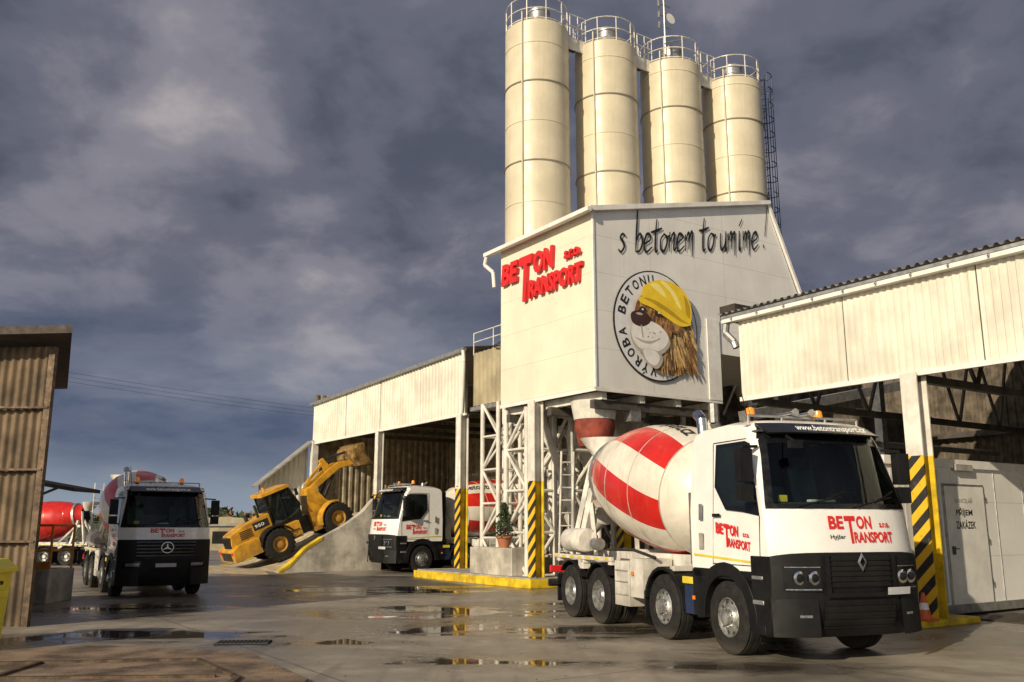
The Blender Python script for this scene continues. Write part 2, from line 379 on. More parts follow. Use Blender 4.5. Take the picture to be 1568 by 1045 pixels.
# ================================================================== BUILDING FRAME  (x=b, y=a)
C=Vector((2.42,25.7,0)); TH=rad(34)
def bframe(name,b=0,a=0,z=0,rz=0):
    p=C+Vector((math.cos(TH),math.sin(TH),0))*b+Vector((-math.sin(TH),math.cos(TH),0))*a
    return empty(name,(p.x,p.y,z),(0,0,TH+rz))
def column(g,b,a,z1,zs=3.2,w=.36,f=True):
    for (z0,zz,mw,mf) in ((0,zs,'yellow','hazard_stripes'),(zs,z1,'steel_white','steel_white')):
        g.box(b-w/2,b-w/2+.03,a-w/2,a+w/2,z0,zz,mf)
        g.box(b+w/2-.03,b+w/2,a-w/2,a+w/2,z0,zz,mw)
        g.box(b-w/2+.03,b+w/2-.03,a-.02,a+.02,z0,zz,mw)
    g.box(b-w*.75,b+w*.75,a-w*.75,a+w*.75,0,.04,'yellow')
T=bframe('concrete_batching_tower')
g=MB()
prof=[(0,5.73),(0,11.15),(7.9,12.95),(9.3,9.9),(10.6,7.3),(5.2,7.3),(5.2,5.73)]
n=len(prof)
vs=[(a,0,b) for a,b in prof]+[(a,5.0,b) for a,b in prof]
fs=[tuple(range(n)),tuple(range(2*n-1,n-1,-1))]+[(i,(i+1)%n,n+(i+1)%n,n+i) for i in range(n)]
ms=['panel_grey','panel_grey','panel_cream','roof_sheet','roof_sheet','panel_grey','panel_grey','panel_grey','dark_steel']
g.add(vs,fs,ms[:len(fs)]); g.done('clad_walls',T)
g=MB()
g.prism([(-.22,11.10),(-.22,11.22),(7.95,13.08),(8.02,13.02),(7.95,12.93),(0,11.10)],-.16,5.15,'trim_white')
g.beam((7.95,-.05,13.0),(10.65,-.05,7.3),.1,.12,'trim_white')
g.box(-.36,-.20,-.22,5.6,11.02,11.16,'trim_white')
g.pipe([(-.28,5.5,11.05),(-.28,5.62,10.75),(-.1,5.35,10.45),(-.08,5.3,9.9)],.07,'trim_white')
g.box(-.03,.05,-.03,.05,5.70,11.1,'trim_white')
g.box(-.02,5.22,-.03,.0,5.66,5.78,'trim_white'); g.box(-.03,0,-.03,5.02,5.66,5.78,'trim_white')
g.box(4.62,5.2,-.05,-.01,5.75,8.4,'trim_white')
g.done('roof_trim_and_gutter',T,bevel=.01)
g=MB()
for bb in (.4,1.9,3.4,4.9): g.box(bb-.09,bb+.09,.1,4.9,5.45,5.70,'steel_white')
for aa in (.3,2.4,4.7): g.box(.1,5.1,aa-.1,aa+.1,5.2,5.45,'dark_steel')
g.lathe([(.72,5.5),(.62,4.95)],(.75,1.0,0),(0,0,1),'steel_white',24)
g.lathe([(.60,4.95),(.62,4.7),(.48,4.15)],(.75,1.0,0),(0,0,1),'rubber_red',24)
g.lathe([(.40,5.4),(.30,4.6)],(3.2,2.2,0),(0,0,1),'steel_white',18)
g.prism([(1.6,5.6),(3.4,5.6),(2.9,4.3),(2.3,4.3)],1.5,3.0,'concrete_light')
g.prism([(3.0,5.6),(5.4,5.6),(5.1,3.4),(4.3,3.4)],3.6,5.6,'steel_white')
g.pipe([(4.6,-.2,5.6),(4.6,-.2,5.0),(4.9,-.2,4.6),(4.9,-.2,3.9)],.16,'galvanised')
g.pipe([(1.5,.5,5.5),(1.6,.5,5.1),(2.4,.5,5.0),(2.5,.5,5.5)],.05,'dark_steel')
g.box(1.5,1.9,.2,.5,4.9,5.3,'galvanised')
g.done('discharge_chutes',T,smooth=40)
g=MB(); column(g,.0,3.0,5.7); column(g,5.0,.3,5.7); column(g,5.0,4.7,5.7); g.done('columns',T)
def lattice(g,b0,b1,a0,a1,z0,z1,n,r=.08):
    cs=[(b0,a0),(b1,a0),(b1,a1),(b0,a1)]
    for c_ in cs: g.cyl((c_[0],c_[1],z0),(c_[0],c_[1],z1),r,'steel_white')
    h=(z1-z0)/n
    for i in range(n):
        for k in range(4):
            p,q=cs[k],cs[(k+1)%4]
            if (i+k)%2: p,q=q,p
            g.cyl((p[0],p[1],z0+i*h),(q[0],q[1],z0+(i+1)*h),r*.6,'steel_white',8)
            g.cyl((p[0],p[1],z0+i*h),(q[0],q[1],z0+i*h),r*.5,'steel_white',8)
g=MB()
lattice(g,.15,1.25,3.7,4.9,.3,5.6,4,.09); lattice(g,1.7,2.8,3.4,4.5,.3,5.6,4,.10); lattice(g,3.6,4.5,5.6,6.5,.3,6.5,6)
lattice(g,2.2,3.0,6.8,7.6,.3,6.5,6); lattice(g,.3,1.2,5.6,6.6,.3,6.0,5,.08)
g.cyl((.5,3.4,5.5),(2.4,3.8,1.2),.12,'steel_white'); g.cyl((2.7,3.6,5.5),(1.0,4.2,1.2),.12,'steel_white')
g.cyl((1.1,4.5,5.4),(2.0,4.2,3.6),.14,'steel_white')
g.done('lattice_supports',T,smooth=40)
g=MB()
g.box(-.55,5.6,2.55,9.9,0,.26,'yellow')
g.done('yellow_kerb',T,bevel=.02)
g=MB(); g.box(-.45,5.4,2.7,9.8,.2,.30,'concrete'); g.box(-.30,.8,3.9,6.4,.3,1.15,'concrete_light'); g.box(1.5,3.2,3.3,5.0,.3,.9,'concrete_light'); g.done('plinths',T,bevel=.015)
g=MB(); logo(g,(-.02,4.80,9.02),(0,-1,0),(0,0,1),4.40,1.52,depth=.12,bold=.045,shear=.12); g.done('facade_lettering',T)
LET={'s':[[(.45,.62),(.25,.7),(.1,.55),(.3,.38),(.42,.2),(.2,.02),(.0,.12)]],
'b':[[(.08,1.7),(.06,.9),(.1,.0)],[(.1,.45),(.35,.7),(.55,.4),(.38,.05),(.1,.0)]],
'e':[[(.0,.30),(.45,.5),(.38,.72),(.15,.68),(.02,.3),(.18,.0),(.62,.20)]],
't':[[(.25,1.4),(.2,.6),(.25,.02),(.45,.08)],[(-.16,.82),(.25,.9),(.68,1.0)]],
'o':[[(.3,.72),(.05,.5),(.06,.12),(.3,.0),(.5,.3),(.45,.62),(.22,.72)],[(.42,.66),(.55,.6),(.68,.66)]],
'n':[[(.05,.75),(.1,.0)],[(.1,.4),(.28,.75),(.4,.65),(.42,.05),(.62,.15)]],
'm':[[(.05,.75),(.1,.0)],[(.1,.4),(.25,.78),(.35,.6),(.36,.05)],[(.36,.45),(.52,.8),(.62,.6),(.66,-.25)]],
'u':[[(.0,.75),(.03,.15),(.2,.0),(.4,.3),(.45,.78)],[(.45,.78),(.45,.0),(.6,.1)]],
'í':[[(.15,.75),(.18,.02),(.35,.1)],[(.12,1.0),(.35,1.30)]],
'!':[[(.42,2.5),(.14,.55)],[(.02,.18),(.07,.02)]]}
g=MB(); cur=0; sx=.575; sc=.80; o0=Vector((.95,-.035,9.98)); X=Vector((math.cos(.19),0,math.sin(.19))); U=Vector((.08,0,1))
def stroke(g,pts,r):
    P=[Vector(p) for p in pts]; Q=[]
    if len(P)>2:
        for i in range(len(P)-1):
            p0=P[max(0,i-1)];p1=P[i];p2=P[i+1];p3=P[min(len(P)-1,i+2)]
            for k in range(5):
                t=k/5; Q.append(.5*((2*p1)+(-p0+p2)*t+(2*p0-5*p1+4*p2-p3)*t*t+(-p0+3*p1-3*p2+p3)*t**3))
        Q.append(P[-1])
    else: Q=P
    vs=[];fs=[]
    for i,p in enumerate(Q):
        d=(Q[min(i+1,len(Q)-1)]-Q[max(i-1,0)]).normalized(); nn=Vector((-d.y,d.x))
        w=r*(.6+.6*math.sin(math.pi*min(1,max(0.08,i/(len(Q)-1)))))
        for sg in (-1,1):
            q=p+nn*w*sg; vs.append(o0+X*(q.x*sx)+U*(q.y*sc))
        if i: fs.append((2*i-2,2*i-1,2*i+1,2*i))
    g.add(vs,fs,'text_black')
W_={'s':.75,'b':.68,'e':.62,'t':.6,'o':.66,'n':.62,'m':.86,'u':.62,'í':.42,'!':.4,' ':.42}
for ch in 's betonem to umíme !':
    if ch!=' ':
        for st in LET[ch]: stroke(g,[(cur+x_+random.uniform(-.012,.012)+y_*.04,y_*(1+random.uniform(-.05,.1))+random.uniform(-.02,.02)) for x_,y_ in st],.056)
    cur+=W_[ch]
ob=g.done('handwritten_slogan',T)
# round mascot sign
p=C+Vector((math.cos(TH),math.sin(TH),0))*2.42+Vector((-math.sin(TH),math.cos(TH),0))*(-.05)
M0=empty('mascot_sign',(p.x,p.y,7.87),(0,0,TH))
R=1.74
def disc(g,cx,cz,rx,rz,y,m,seg=40,a0=0,a1=360):
    vs=[]
    for i in range(seg):
        t=rad(a0+(a1-a0)*i/seg)
        vs.append((cx+rx*math.cos(t),y,cz+rz*math.sin(t)))
    g.add(vs,[tuple(range(seg))],m)
g=MB(); g.lathe([(R,0),(R,.03)],(0,.02,0),(0,-1,0),'text_black',64); g.done('rim',M0)
g=MB(); disc(g,0,0,R-.045,R-.045,-.016,'logo_disc',64)
disc(g,.30,-.10,1.28,1.32,-.019,'logo_grey',64); disc(g,.20,-.02,1.12,1.14,-.022,'muzzle',64); g.done('face_plate',M0)
g=MB(); wd='VÝROBA BETONU'; a0,a1=262,98
for i,ch in enumerate(wd):
    if ch==' ': continue
    an=rad(a0+(a1-a0)*i/(len(wd)-1)); rr=1.30
    up=Vector((math.cos(an),0,math.sin(an))); rt=Vector((math.sin(an),0,-math.cos(an)))
    hh=.30 if ch!='Ý' else .38
    O=up*rr-rt*.12+Vector((0,-.026,0)); text(g,ch,O,rt,up,.24,hh,'text_black',0,.02)
g.done('lettering',M0)
def px(x_,y_): return ((x_-1003)/37.5,-(y_-500)/49.0)
g=MB(); yy=-.027
def blob(pts,m):
    global yy
    yy-=.0003; P=[Vector(px(*p_)) for p_ in pts]; Q=[]
    nP=len(P)
    for i in range(nP):
        p0,p1,p2,p3=P[i-1],P[i],P[(i+1)%nP],P[(i+2)%nP]
        for k in range(4):
            t=k/4; Q.append(.5*((2*p1)+(-p0+p2)*t+(2*p0-5*p1+4*p2-p3)*t*t+(-p0+3*p1-3*p2+p3)*t**3))
    g.add([(q_.x,yy,q_.y) for q_ in Q],[tuple(range(len(Q)))],m)
def furs(n,x0,x1,y0,y1,l0,l1,lean,cols,w0=.7,w1=1.7,ymax=577,xmax=1066):
    for i in range(n):
        bx=random.uniform(x0,x1); by=random.uniform(y0,y1); ln=random.uniform(l0,l1); dx=(bx-1016)*lean+random.uniform(-4,4); w_=random.uniform(w0,w1)
        if bx+dx>xmax: continue
        if by+ln>ymax: ln=ymax-by
        blob([(bx-w_,by),(bx+w_,by),(bx+dx*.7+w_*.8,by+ln*.6),(bx+dx,by+ln),(bx+dx*.5-w_,by+ln*.55)],random.choice(cols))
blob([(1000,470),(1045,474),(1060,500),(1064,530),(1052,560),(1030,574),(1008,568),(1000,545),(998,510)],'mane_a')
random.seed(3)
furs(300,1004,1054,476,548,14,34,.35,['mane_a','mane_b','mane_b','mane_c'])
furs(60,996,1016,536,552,14,28,.1,['mane_a','mane_b','mane_c'])
blob([(972,464),(990,454),(1010,462),(1023,482),(1022,512),(1008,538),(988,540),(970,522),(964,495)],'lion_face')
blob([(998,468),(1012,474),(1022,492),(1020,516),(1008,512),(1000,494)],'cheek')
blob([(978,460),(990,458),(993,474),(987,494),(976,494),(973,476)],'mane_a')
furs(90,970,1020,464,500,7,13,.1,['mane_a','mane_c','cheek','lion_face'],.4,.9)
blob([(958,512),(966,498),(984,497),(1000,501),(1015,514),(1017,530),(1004,545),(986,550),(969,544),(959,530)],'muzzle_shade')
blob([(959,510),(967,497),(984,496),(1000,500),(1013,512),(1014,526),(1002,539),(986,543),(970,539),(960,526)],'muzzle')
blob([(974,541),(998,541),(1006,553),(996,568),(980,560)],'muzzle_shade'); blob([(976,541),(994,541),(1001,551),(993,563),(981,557)],'muzzle')
blob([(959,489),(971,483),(985,487),(988,498),(975,507),(961,503)],'nose')
blob([(966,488),(972,486),(977,488),(972,490)],'muzzle_shade')
blob([(973,506),(975,506),(977,522),(975,523)],'muzzle_shade')
blob([(963,524),(976,527),(988,527),(1004,520),(990,530),(976,531)],'muzzle_shade')
for i in range(12):
    bx=982+random.random()*22; by=508+random.random()*14; blob([(bx-.5,by-.5),(bx+.5,by-.5),(bx+.5,by+.5),(bx-.5,by+.5)],'nose')
blob([(995,481),(1003,477),(1010,481),(1004,487),(997,486)],'nose'); blob([(1000,481),(1003,479),(1004,482),(1001,483)],'text_white')
blob([(971,480),(976,476),(982,480),(978,485),(973,484)],'nose'); blob([(975,480),(977,479),(978,481),(976,482)],'text_white')
blob([(1020,490),(1032,487),(1038,499),(1028,510),(1018,504)],'mane_c'); blob([(1023,492),(1030,490),(1034,499),(1027,506)],'mane_a')
blob([(976,458),(981,443),(1000,431),(1024,430),(1044,442),(1054,465),(1051,491),(1038,487),(1018,474),(996,464),(980,466)],'helmet')
blob([(972,462),(996,461),(1018,471),(1040,485),(1053,491),(1036,497),(1014,488),(992,476),(974,471)],'helmet')
blob([(978,462),(996,463),(1018,473),(1040,487),(1051,491),(1036,490),(1014,479),(992,468)],'helmet_shade')
blob([(1042,446),(1051,462),(1051,482),(1045,476),(1044,460)],'helmet_shade')
blob([(1006,433),(1012,431),(1028,446),(1038,470),(1032,466),(1020,446)],'helmet_light')
blob([(990,440),(1000,436),(1010,446),(1014,456),(1004,451)],'helmet_light')
g.done('lion_with_helmet',M0,normals=False)
# ---- silos
SB=[bframe('cement_silo',2.8+2.98*i,6.7-.68*i) for i in range(4)]
for i,s_ in enumerate(SB):
    g=MB(); r=1.26; top=21.05-.22*i
    pr=[(.25,6.6),(r,8.8)]
    zz=8.8
    while zz<top-1.0:
        z2=zz+1.62
        if z2>top-.3: z2=top-.3
        pr+=[(r,z2-.03),(r+.02,z2-.02),(r+.02,z2+.02),(r,z2+.03)]
        zz=z2
    pr+=[(r,top),(r-.1,top+.12),(.3,top+.35)]
    g.lathe(pr,(0,0,0),(0,0,1),'silo_paint',64); o=g.done('shell',s_,smooth=35)
    g=MB(); zz=8.8+1.62*2
    while zz<top: g.lathe([(r+.028,zz-.025),(r+.045,zz-.022),(r+.045,zz+.022),(r+.028,zz+.025)],(0,0,0),(0,0,1),'silo_band',64,cap=False); zz+=1.62*2
    g.cyl((-1.15,-.62,9),(-1.15,-.62,top+.4),.03,'silo_paint',8)
    g.done('flanges',s_,smooth=35)
    g=MB()
    for zr in (.12,.55,1.05):
        for k in range(28):
            a1_,a2_=2*math.pi*k/28,2*math.pi*(k+1)/28
            g.cyl((1.22*math.cos(a1_),1.22*math.sin(a1_),top+zr),(1.22*math.cos(a2_),1.22*math.sin(a2_),top+zr),.022,'steel_white',6)
    for k in range(10):
        a1_=2*math.pi*k/10; g.cyl((1.22*math.cos(a1_),1.22*math.sin(a1_),top),(1.22*math.cos(a1_),1.22*math.sin(a1_),top+1.07),.025,'steel_white',6)
    g.done('guard_rail',s_,smooth=60)
    g=MB(); g.lathe([(.42,top+.2),(.42,top+.95),(.46,top+.97),(.46,top+1.05),(.30,top+1.2),(.1,top+1.25)],(.1,0,0),(0,0,1),'galvanised',20)
    g.cyl((.6,-.3,top+.2),(.6,-.3,top+.7),.1,'galvanised'); g.done('dust_filter',s_,smooth=40)
    g=MB()
    for k in range(4):
        a1_=math.pi/4+math.pi/2*k; g.cyl((1.1*math.cos(a1_),1.1*math.sin(a1_),0.3),(1.1*math.cos(a1_),1.1*math.sin(a1_),9.2),.1,'steel_white')
    for k in range(4):
        a1_=math.pi/4+math.pi/2*k;a2_=a1_+math.pi/2
        for z0_ in (.8,3.4,6.0): g.cyl((1.1*math.cos(a1_),1.1*math.sin(a1_),z0_),(1.1*math.cos(a2_),1.1*math.sin(a2_),z0_+2.4),.05,'steel_white',8)
    g.done('support_legs',s_,smooth=60)
    if i<3:
        g=MB(); x0_,x1_=1.1,1.9
        g.box(x0_,x1_,-.75,.05,top-.12,top-.02,'dark_steel'); g.box(x0_-.1,x1_+.1,-.77,-.73,top-.55,top-.02,'steel_white')
        for yy_ in (-.75,.05):
            for zr in (.5,1.0): g.cyl((x0_,yy_,top+zr),(x1_,yy_,top+zr),.022,'steel_white',6)
            for xx in (x0_,(x0_+x1_)/2,x1_): g.cyl((xx,yy_,top-.05),(xx,yy_,top+1.0),.022,'steel_white',6)
        g.done('catwalk',s_)
g=MB(); g.cyl((-.7,-.5,21.0),(-.7,-.5,24.4),.05,'galvanised')
for zz in (22.3,22.8,23.3,23.7): g.cyl((-1.0,-.5,zz),(-.35,-.5,zz+.02),.025,'galvanised',6); g.cyl((-1.0,-.5,zz-.15),(-1.0,-.5,zz+.15),.05,'galvanised',6)
g.lathe([(.02,0),(.22,.1),(.24,.12)],(-.7,-.75,22.5),(0,-1,.1),'trim_white',16); g.cyl((-.7,-.5,24.4),(-.7,-.5,25.6),.015,'galvanised',5)
g.cyl((-.7,-.5,21.6),(.3,-.9,21.9),.03,'galvanised',6)
g.done('antenna_mast',SB[2])
g=MB(); lx=1.62
for yy_ in (-.5,-.05): g.cyl((lx,yy_,8.8),(lx,yy_,21.4),.03,'blue_steel',6)
zz=8.9
while zz<21.3: g.cyl((lx,-.5,zz),(lx,-.05,zz),.016,'blue_steel',5); zz+=.3
zz=9.6
while zz<21.5:
    for k in range(8):
        t1=math.pi*k/8-math.pi/2;t2=math.pi*(k+1)/8-math.pi/2
        g.cyl((lx+.62*math.cos(t1),-.28+.36*math.sin(t1),zz),(lx+.62*math.cos(t2),-.28+.36*math.sin(t2),zz),.022,'blue_steel',5)
    g.cyl((1.2,-.3,zz),(lx,-.3,zz),.02,'blue_steel',5)
    zz+=.7
for k in range(5):
    t1=math.pi*k/4-math.pi/2; g.cyl((lx+.62*math.cos(t1),-.28+.36*math.sin(t1),9.6),(lx+.62*math.cos(t1),-.28+.36*math.sin(t1),21.4),.018,'blue_steel',5)
g.done('caged_ladder',SB[3])
# ---- right hall
H=bframe('open_hall')
g=MB()
b0=.4; aE=-5.1; aS=-30
x_=aE
while x_>aS:
    nx=max(aS,x_-3.0)
    g.corr((b0,nx+.015),(b0,x_-.015),4.88,6.80,.16,.025,'cladding_white')
    x_=nx
g.box(b0+.005,b0+.08,aS,aE,4.86,6.78,'dark_steel')
g.done('fascia_cladding',H)
g=MB()
g.box(b0-.06,b0+.02,aS,aE+.02,4.80,4.90,'trim_white')
g.box(b0-.22,b0-.02,aS,aE+.35,6.78,6.92,'trim_white')
g.box(b0-.24,b0-.20,aS,aE+.35,6.88,6.95,'galvanised')
g.pipe([(b0-.1,aE+.3,6.8),(b0-.1,aE+.35,6.55),(b0-.02,aE+.15,6.3),(b0,aE+.1,6.15)],.09,'galvanised')
yy_=aE
while yy_>aS: g.beam((b0-.28,yy_,6.82),(b0-.02,yy_,6.98),.03,.03,'galvanised'); yy_-=.8
g.done('gutter',H)
g=MB()
pts=[];t=aS
while t<aE+.3:
    for q_,h_ in ((0,0),(.06,0),(.10,.06),(.16,.06)): pts.append((t+q_,h_))
    t+=.2
vs=[];fs=[]
for i,(a_,h_) in enumerate(pts):
    vs.append((b0-.26,a_,6.98+h_)); vs.append((16,a_,8.6+h_))
    if i: fs.append((2*i-2,2*i,2*i+1,2*i-1))
g.add(vs,fs,'roof_sheet'); g.done('roof',H)
g=MB()
g.box(b0-.1,5.0,aE,aE+.5,6.9,7.25,'roof_dark')
g.done('ridge_flashing',H)
g=MB(); column(g,.4,-9.6,4.86); column(g,.4,-21,4.86)
g.done('columns',H)
g=MB()
for aa in (-5.4,-9.6,-13.8,-18,-22.2,-26):
    g.box(.5,16,aa-.08,aa+.08,4.7,4.86,'dark_steel'); g.beam((.5,aa,6.6),(16,aa,8.2),.14,.14,'dark_steel')
    for k in range(7):
        bb=.6+k*2.2
        g.beam((bb,aa,4.8),(bb+1.1,aa,6.7+k*.22),.07,.07,'dark_steel'); g.beam((bb+1.1,aa,6.7+k*.22),(bb+2.2,aa,4.8),.07,.07,'dark_steel')
for bb in (2,4.5,7,9.5,12): g.box(bb-.05,bb+.05,-30,-5,6.7+bb*.1,6.85+bb*.1,'dark_steel')
g.box(.5,.62,aS,aE,4.95,5.12,'dark_steel')
g.done('roof_trusses',H)
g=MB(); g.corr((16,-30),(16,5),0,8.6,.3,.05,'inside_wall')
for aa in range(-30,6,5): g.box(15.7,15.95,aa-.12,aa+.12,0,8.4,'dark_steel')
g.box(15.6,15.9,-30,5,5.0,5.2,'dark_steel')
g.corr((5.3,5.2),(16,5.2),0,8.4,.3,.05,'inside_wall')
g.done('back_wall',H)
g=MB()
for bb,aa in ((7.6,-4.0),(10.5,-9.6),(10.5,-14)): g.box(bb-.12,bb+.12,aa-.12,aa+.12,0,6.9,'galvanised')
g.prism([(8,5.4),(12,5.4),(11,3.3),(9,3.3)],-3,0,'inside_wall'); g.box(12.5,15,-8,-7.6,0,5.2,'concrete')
g.beam((4,-2,5.0),(12,-2,6.6),.5,.3,'galvanised'); g.pipe([(6,-4,4.2),(14,-4,4.2)],.09,'galvanised')
g.done('inner_posts_and_bins',H)
# ---- office container
O_=bframe('office_container')
g=MB()
g.box(-.1,7.4,-9.08,-6.3,.12,3.18,'panel_grey')
g.done('body',O_)
g=MB()
g.corr((-.1,-9.085),(1.42,-9.085),.15,3.1,.22,.03,'trim_white')
g.box(-.12,7.45,-9.14,-9.06,3.06,3.24,'trim_white'); g.box(1.42,7.45,-9.13,-9.06,.06,.24,'galvanised')
g.box(1.42,1.56,-9.14,-9.07,.1,3.1,'trim_white')
g.box(-.11,1.42,-9.12,-9.07,.06,.15,'galvanised')
for bb in (4.0,5.2,6.4): g.box(bb-.015,bb+.015,-9.095,-9.07,.24,3.06,'galvanised')
g.box(2.35,3.0,-9.2,-9.08,3.0,3.14,'concrete'); g.pipe([(1.65,-9.16,3.0),(1.65,-9.16,2.8),(1.66,-9.16,.3)],.02,'galvanised',6)
g.done('frame',O_,bevel=.008)
g=MB(); g.box(1.90,3.5,-9.115,-9.078,.2,2.72,'galvanised'); g.box(1.95,3.45,-9.13,-9.10,.24,2.67,'trim_white')
g.box(2.02,2.07,-9.19,-9.13,1.25,1.42,'dark_steel'); g.beam((2.04,-9.19,1.37),(2.20,-9.19,1.37),.02,.02,'dark_steel')
for zz in (.6,1.5,2.4): g.box(3.44,3.48,-9.15,-9.12,zz,zz+.12,'dark_steel')
g.done('door',O_,bevel=.005)
g=MB()
text(g,'KANCELÁŘ',(2.30,-9.135,2.32),(1,0,0),(0,0,1),.66,.12,'galvanised',0,0)
text(g,'PŘÍJEM',(2.30,-9.135,2.02),(1,0,0),(0,0,1),.62,.20,'text_black',0,.02)
text(g,'ZAKÁZEK',(2.26,-9.135,1.78),(1,0,0),(0,0,1),.76,.19,'text_black',0,.02)
g.done('door_lettering',O_)
K=bframe('kerb'); g=MB(); g.box(-.6,1.3,-10.0,-9.2,0,.12,'yellow'); g.done('painted_kerb',K,bevel=.02)
K=bframe('entrance_mat'); g=MB(); g.box(1.7,3.6,-10.6,-9.4,0,.03,'roof_dark'); g.done('mat_sheet',K,bevel=.01)
K=bframe('traffic_cone',-.32,-9.85,.12); g=MB(); g.box(-.17,.17,-.17,.17,0,.04,'cone_orange'); g.lathe([(.13,.04),(.09,.2)],(0,0,0),(0,0,1),'cone_orange',20); g.lathe([(.09,.2),(.065,.32)],(0,0,0),(0,0,1),'text_white',20); g.lathe([(.065,.32),(.03,.5)],(0,0,0),(0,0,1),'cone_orange',20); g.done('cone_body',K,smooth=40)
# ---- left hall
HL=bframe('aggregate_hall')
g=MB(); b1=1.2
segs=[(9.3,12.9),(12.9,16.7),(16.7,20.5),(20.5,24.6)]
def zt(a_): return 8.45-.42*(a_-9.3)/14.7
for s0,s1 in segs: g.corr((b1,s0+.02),(b1,s1-.02),6.02,zt(s0),.26,.04,'cladding_white',z1b=zt(s1))
g.prism([(9.3,6.0),(24.6,6.0),(24.6,zt(24.6)-.05),(9.3,zt(9.3)-.05)],b1+.01,b1+.1,'dark_steel','x')
g.done('fascia_cladding',HL)
g=MB()
g.prism([(9.2,8.43),(24.8,zt(24.6)-.03),(24.8,zt(24.6)+.1),(9.2,8.56)],b1-.2,b1-.04,'galvanised','x')
g.box(b1-.06,b1+.02,9.2,24.7,5.95,6.04,'trim_white')
g.add([(b1-.1,9.2,8.6),(b1-.1,24.8,8.15),(14,24.8,10.2),(14,9.2,10.5)],[(0,1,2,3)],'roof_sheet')
g.pipe([(b1-.15,9.25,8.45),(b1-.15,9.2,8.0),(b1-.1,9.4,6.2),(b1-.15,9.5,5.6),(b1-.2,9.5,3.3)],.07,'trim_white')
g.done('gutter_and_roof',HL)
g=MB(); column(g,1.2,9.5,6.0); column(g,1.2,16.7,6.0,w=.3); g.box(1.05,1.35,24.2,24.5,0,6.1,'steel_white'); g.done('columns',HL)
g=MB(); g.corr((9.5,9),(9.5,24.9),0,9.5,.35,.06,'hall_planks'); g.corr((1.3,24.7),(9.5,24.7),0,8.6,.35,.06,'hall_planks')
g.corr((6.5,9.2),(9.5,9.2),0,8.6,.35,.06,'hall_planks')
for aa in (11,14,17,20,23): g.box(1.3,9.4,aa-.08,aa+.08,6.3,6.5,'dark_steel')
g.done('inner_walls',HL)
g=MB()
g.corr((-1.4,24.85),(1.05,24.85),1.5,3.9,.25,.04,'cladding_white',z1b=6.0)
g.beam((-1.7,24.8,3.75),(1.2,24.8,6.15),.9,.08,'roof_sheet'); g.box(-1.4,1.1,24.9,25.0,0,3.9,'inside_wall')
g.done('lean_to',HL)
g=MB(); g.corr((1.5,5.2),(1.5,9.2),6.3,8.35,.3,.05,'cladding_beige'); g.box(1.55,4,5.2,9.2,6.2,8.3,'cladding_beige'); g.box(1.35,1.6,5.1,9.2,6.1,6.25,'galvanised')
g.pipe([(1.3,7.5,8.35),(1.1,6.2,8.45),(1.0,5.2,9.2)],.04,'dark_steel',6)
for zz in (8.8,9.15): g.cyl((1.5,6.3,zz),(1.5,9.2,zz),.02,'steel_white',6)
for aa in (6.3,7.8,9.2): g.cyl((1.5,aa,8.3),(1.5,aa,9.15),.02,'steel_white',6)
g.done('connecting_bridge',HL)
g=MB()
for k in range(2):
    a_=10.4+k*2.1
    g.prism([(6.4,2.9),(6.2,4.3),(8.8,4.3),(8.6,2.9),(7.9,1.9),(7.1,1.9)],a_,a_+2.0,'steel_white')
    g.box(6.1,6.2,a_-.02,a_+2.02,4.2,4.4,'cladding_beige')
    g.box(6.3,6.5,a_+.1,a_+.3,0,2.9,'steel_white')
g.box(5.9,6.0,10,15.5,3.9,4.02,'cladding_beige')
g.done('aggregate_hoppers',HL,bevel=.02)
# ramp
RP=bframe('loading_ramp')
us=[-3.4,-2.9,-2.2,-1.6,-.8,0,.9,2,3.5,6,9]; rz=[0.005,.06,.2,.45,.80,1.18,1.60,2.0,2.5,2.8,2.9]
g=MB(); vs=[];fs=[]
for u_,z_ in zip(us,rz): vs+= [(u_,16.0,z_),(u_,24.1,z_)]
for i in range(len(us)-1): fs.append((2*i,2*i+1,2*i+3,2*i+2))
g.add(vs,fs,'sand')
vs=[(u_,24.1,z_) for u_,z_ in zip(us,rz)]+[(9,24.1,-.1),(-3.4,24.1,-.1)]; g.add(vs,[tuple(range(len(vs)))],'concrete')
g.done('ramp_surface',RP,smooth=30)
g=MB(); pts=[]
for i in range(40):
    t=2*math.pi*i/40; k=1+.18*math.sin(3*t+1)+.1*math.sin(7*t)+random.uniform(-.05,.05)
    pts.append((-4.3+1.9*k*math.cos(t),20.2+4.6*k*math.sin(t)))
g.add([(-4.3,20.2,.03)]+[(a,b,.004) for a,b in pts],[(0,i+1,(i+1)%40+1) for i in range(40)],'sand'); g.done('spilled_sand',RP)
wp=[(-3.5,.02),(-3.0,.35),(-2.4,.95),(-1.7,1.38),(-1.0,1.72),(-.4,2.08),(.1,2.45),(.6,3.0),(1.0,3.05)]
g=MB(); g.prism(wp+[(1.0,-.1),(-3.5,-.1)],15.75,16.1,'concrete_light'); g.done('side_wall',RP,bevel=.015)
g=MB()
for (u0,z0),(u1,z1) in zip(wp[:4],wp[1:4]):
    g.add([(u0,15.72,z0+.012),(u0,16.14,z0+.012),(u1,16.14,z1+.012),(u1,15.72,z1+.012),(u0,15.735,z0-.12),(u1,15.735,z1-.12)],[(0,1,2,3),(0,3,5,4)],'yellow')
for i in range(4):
    g.add([(us[i],23.6,rz[i]+.02),(us[i],24.1,rz[i]+.02),(us[i+1],24.1,rz[i+1]+.02),(us[i+1],23.6,rz[i+1]+.02)],[(0,1,2,3)],'yellow')
g.done('yellow_edge',RP)
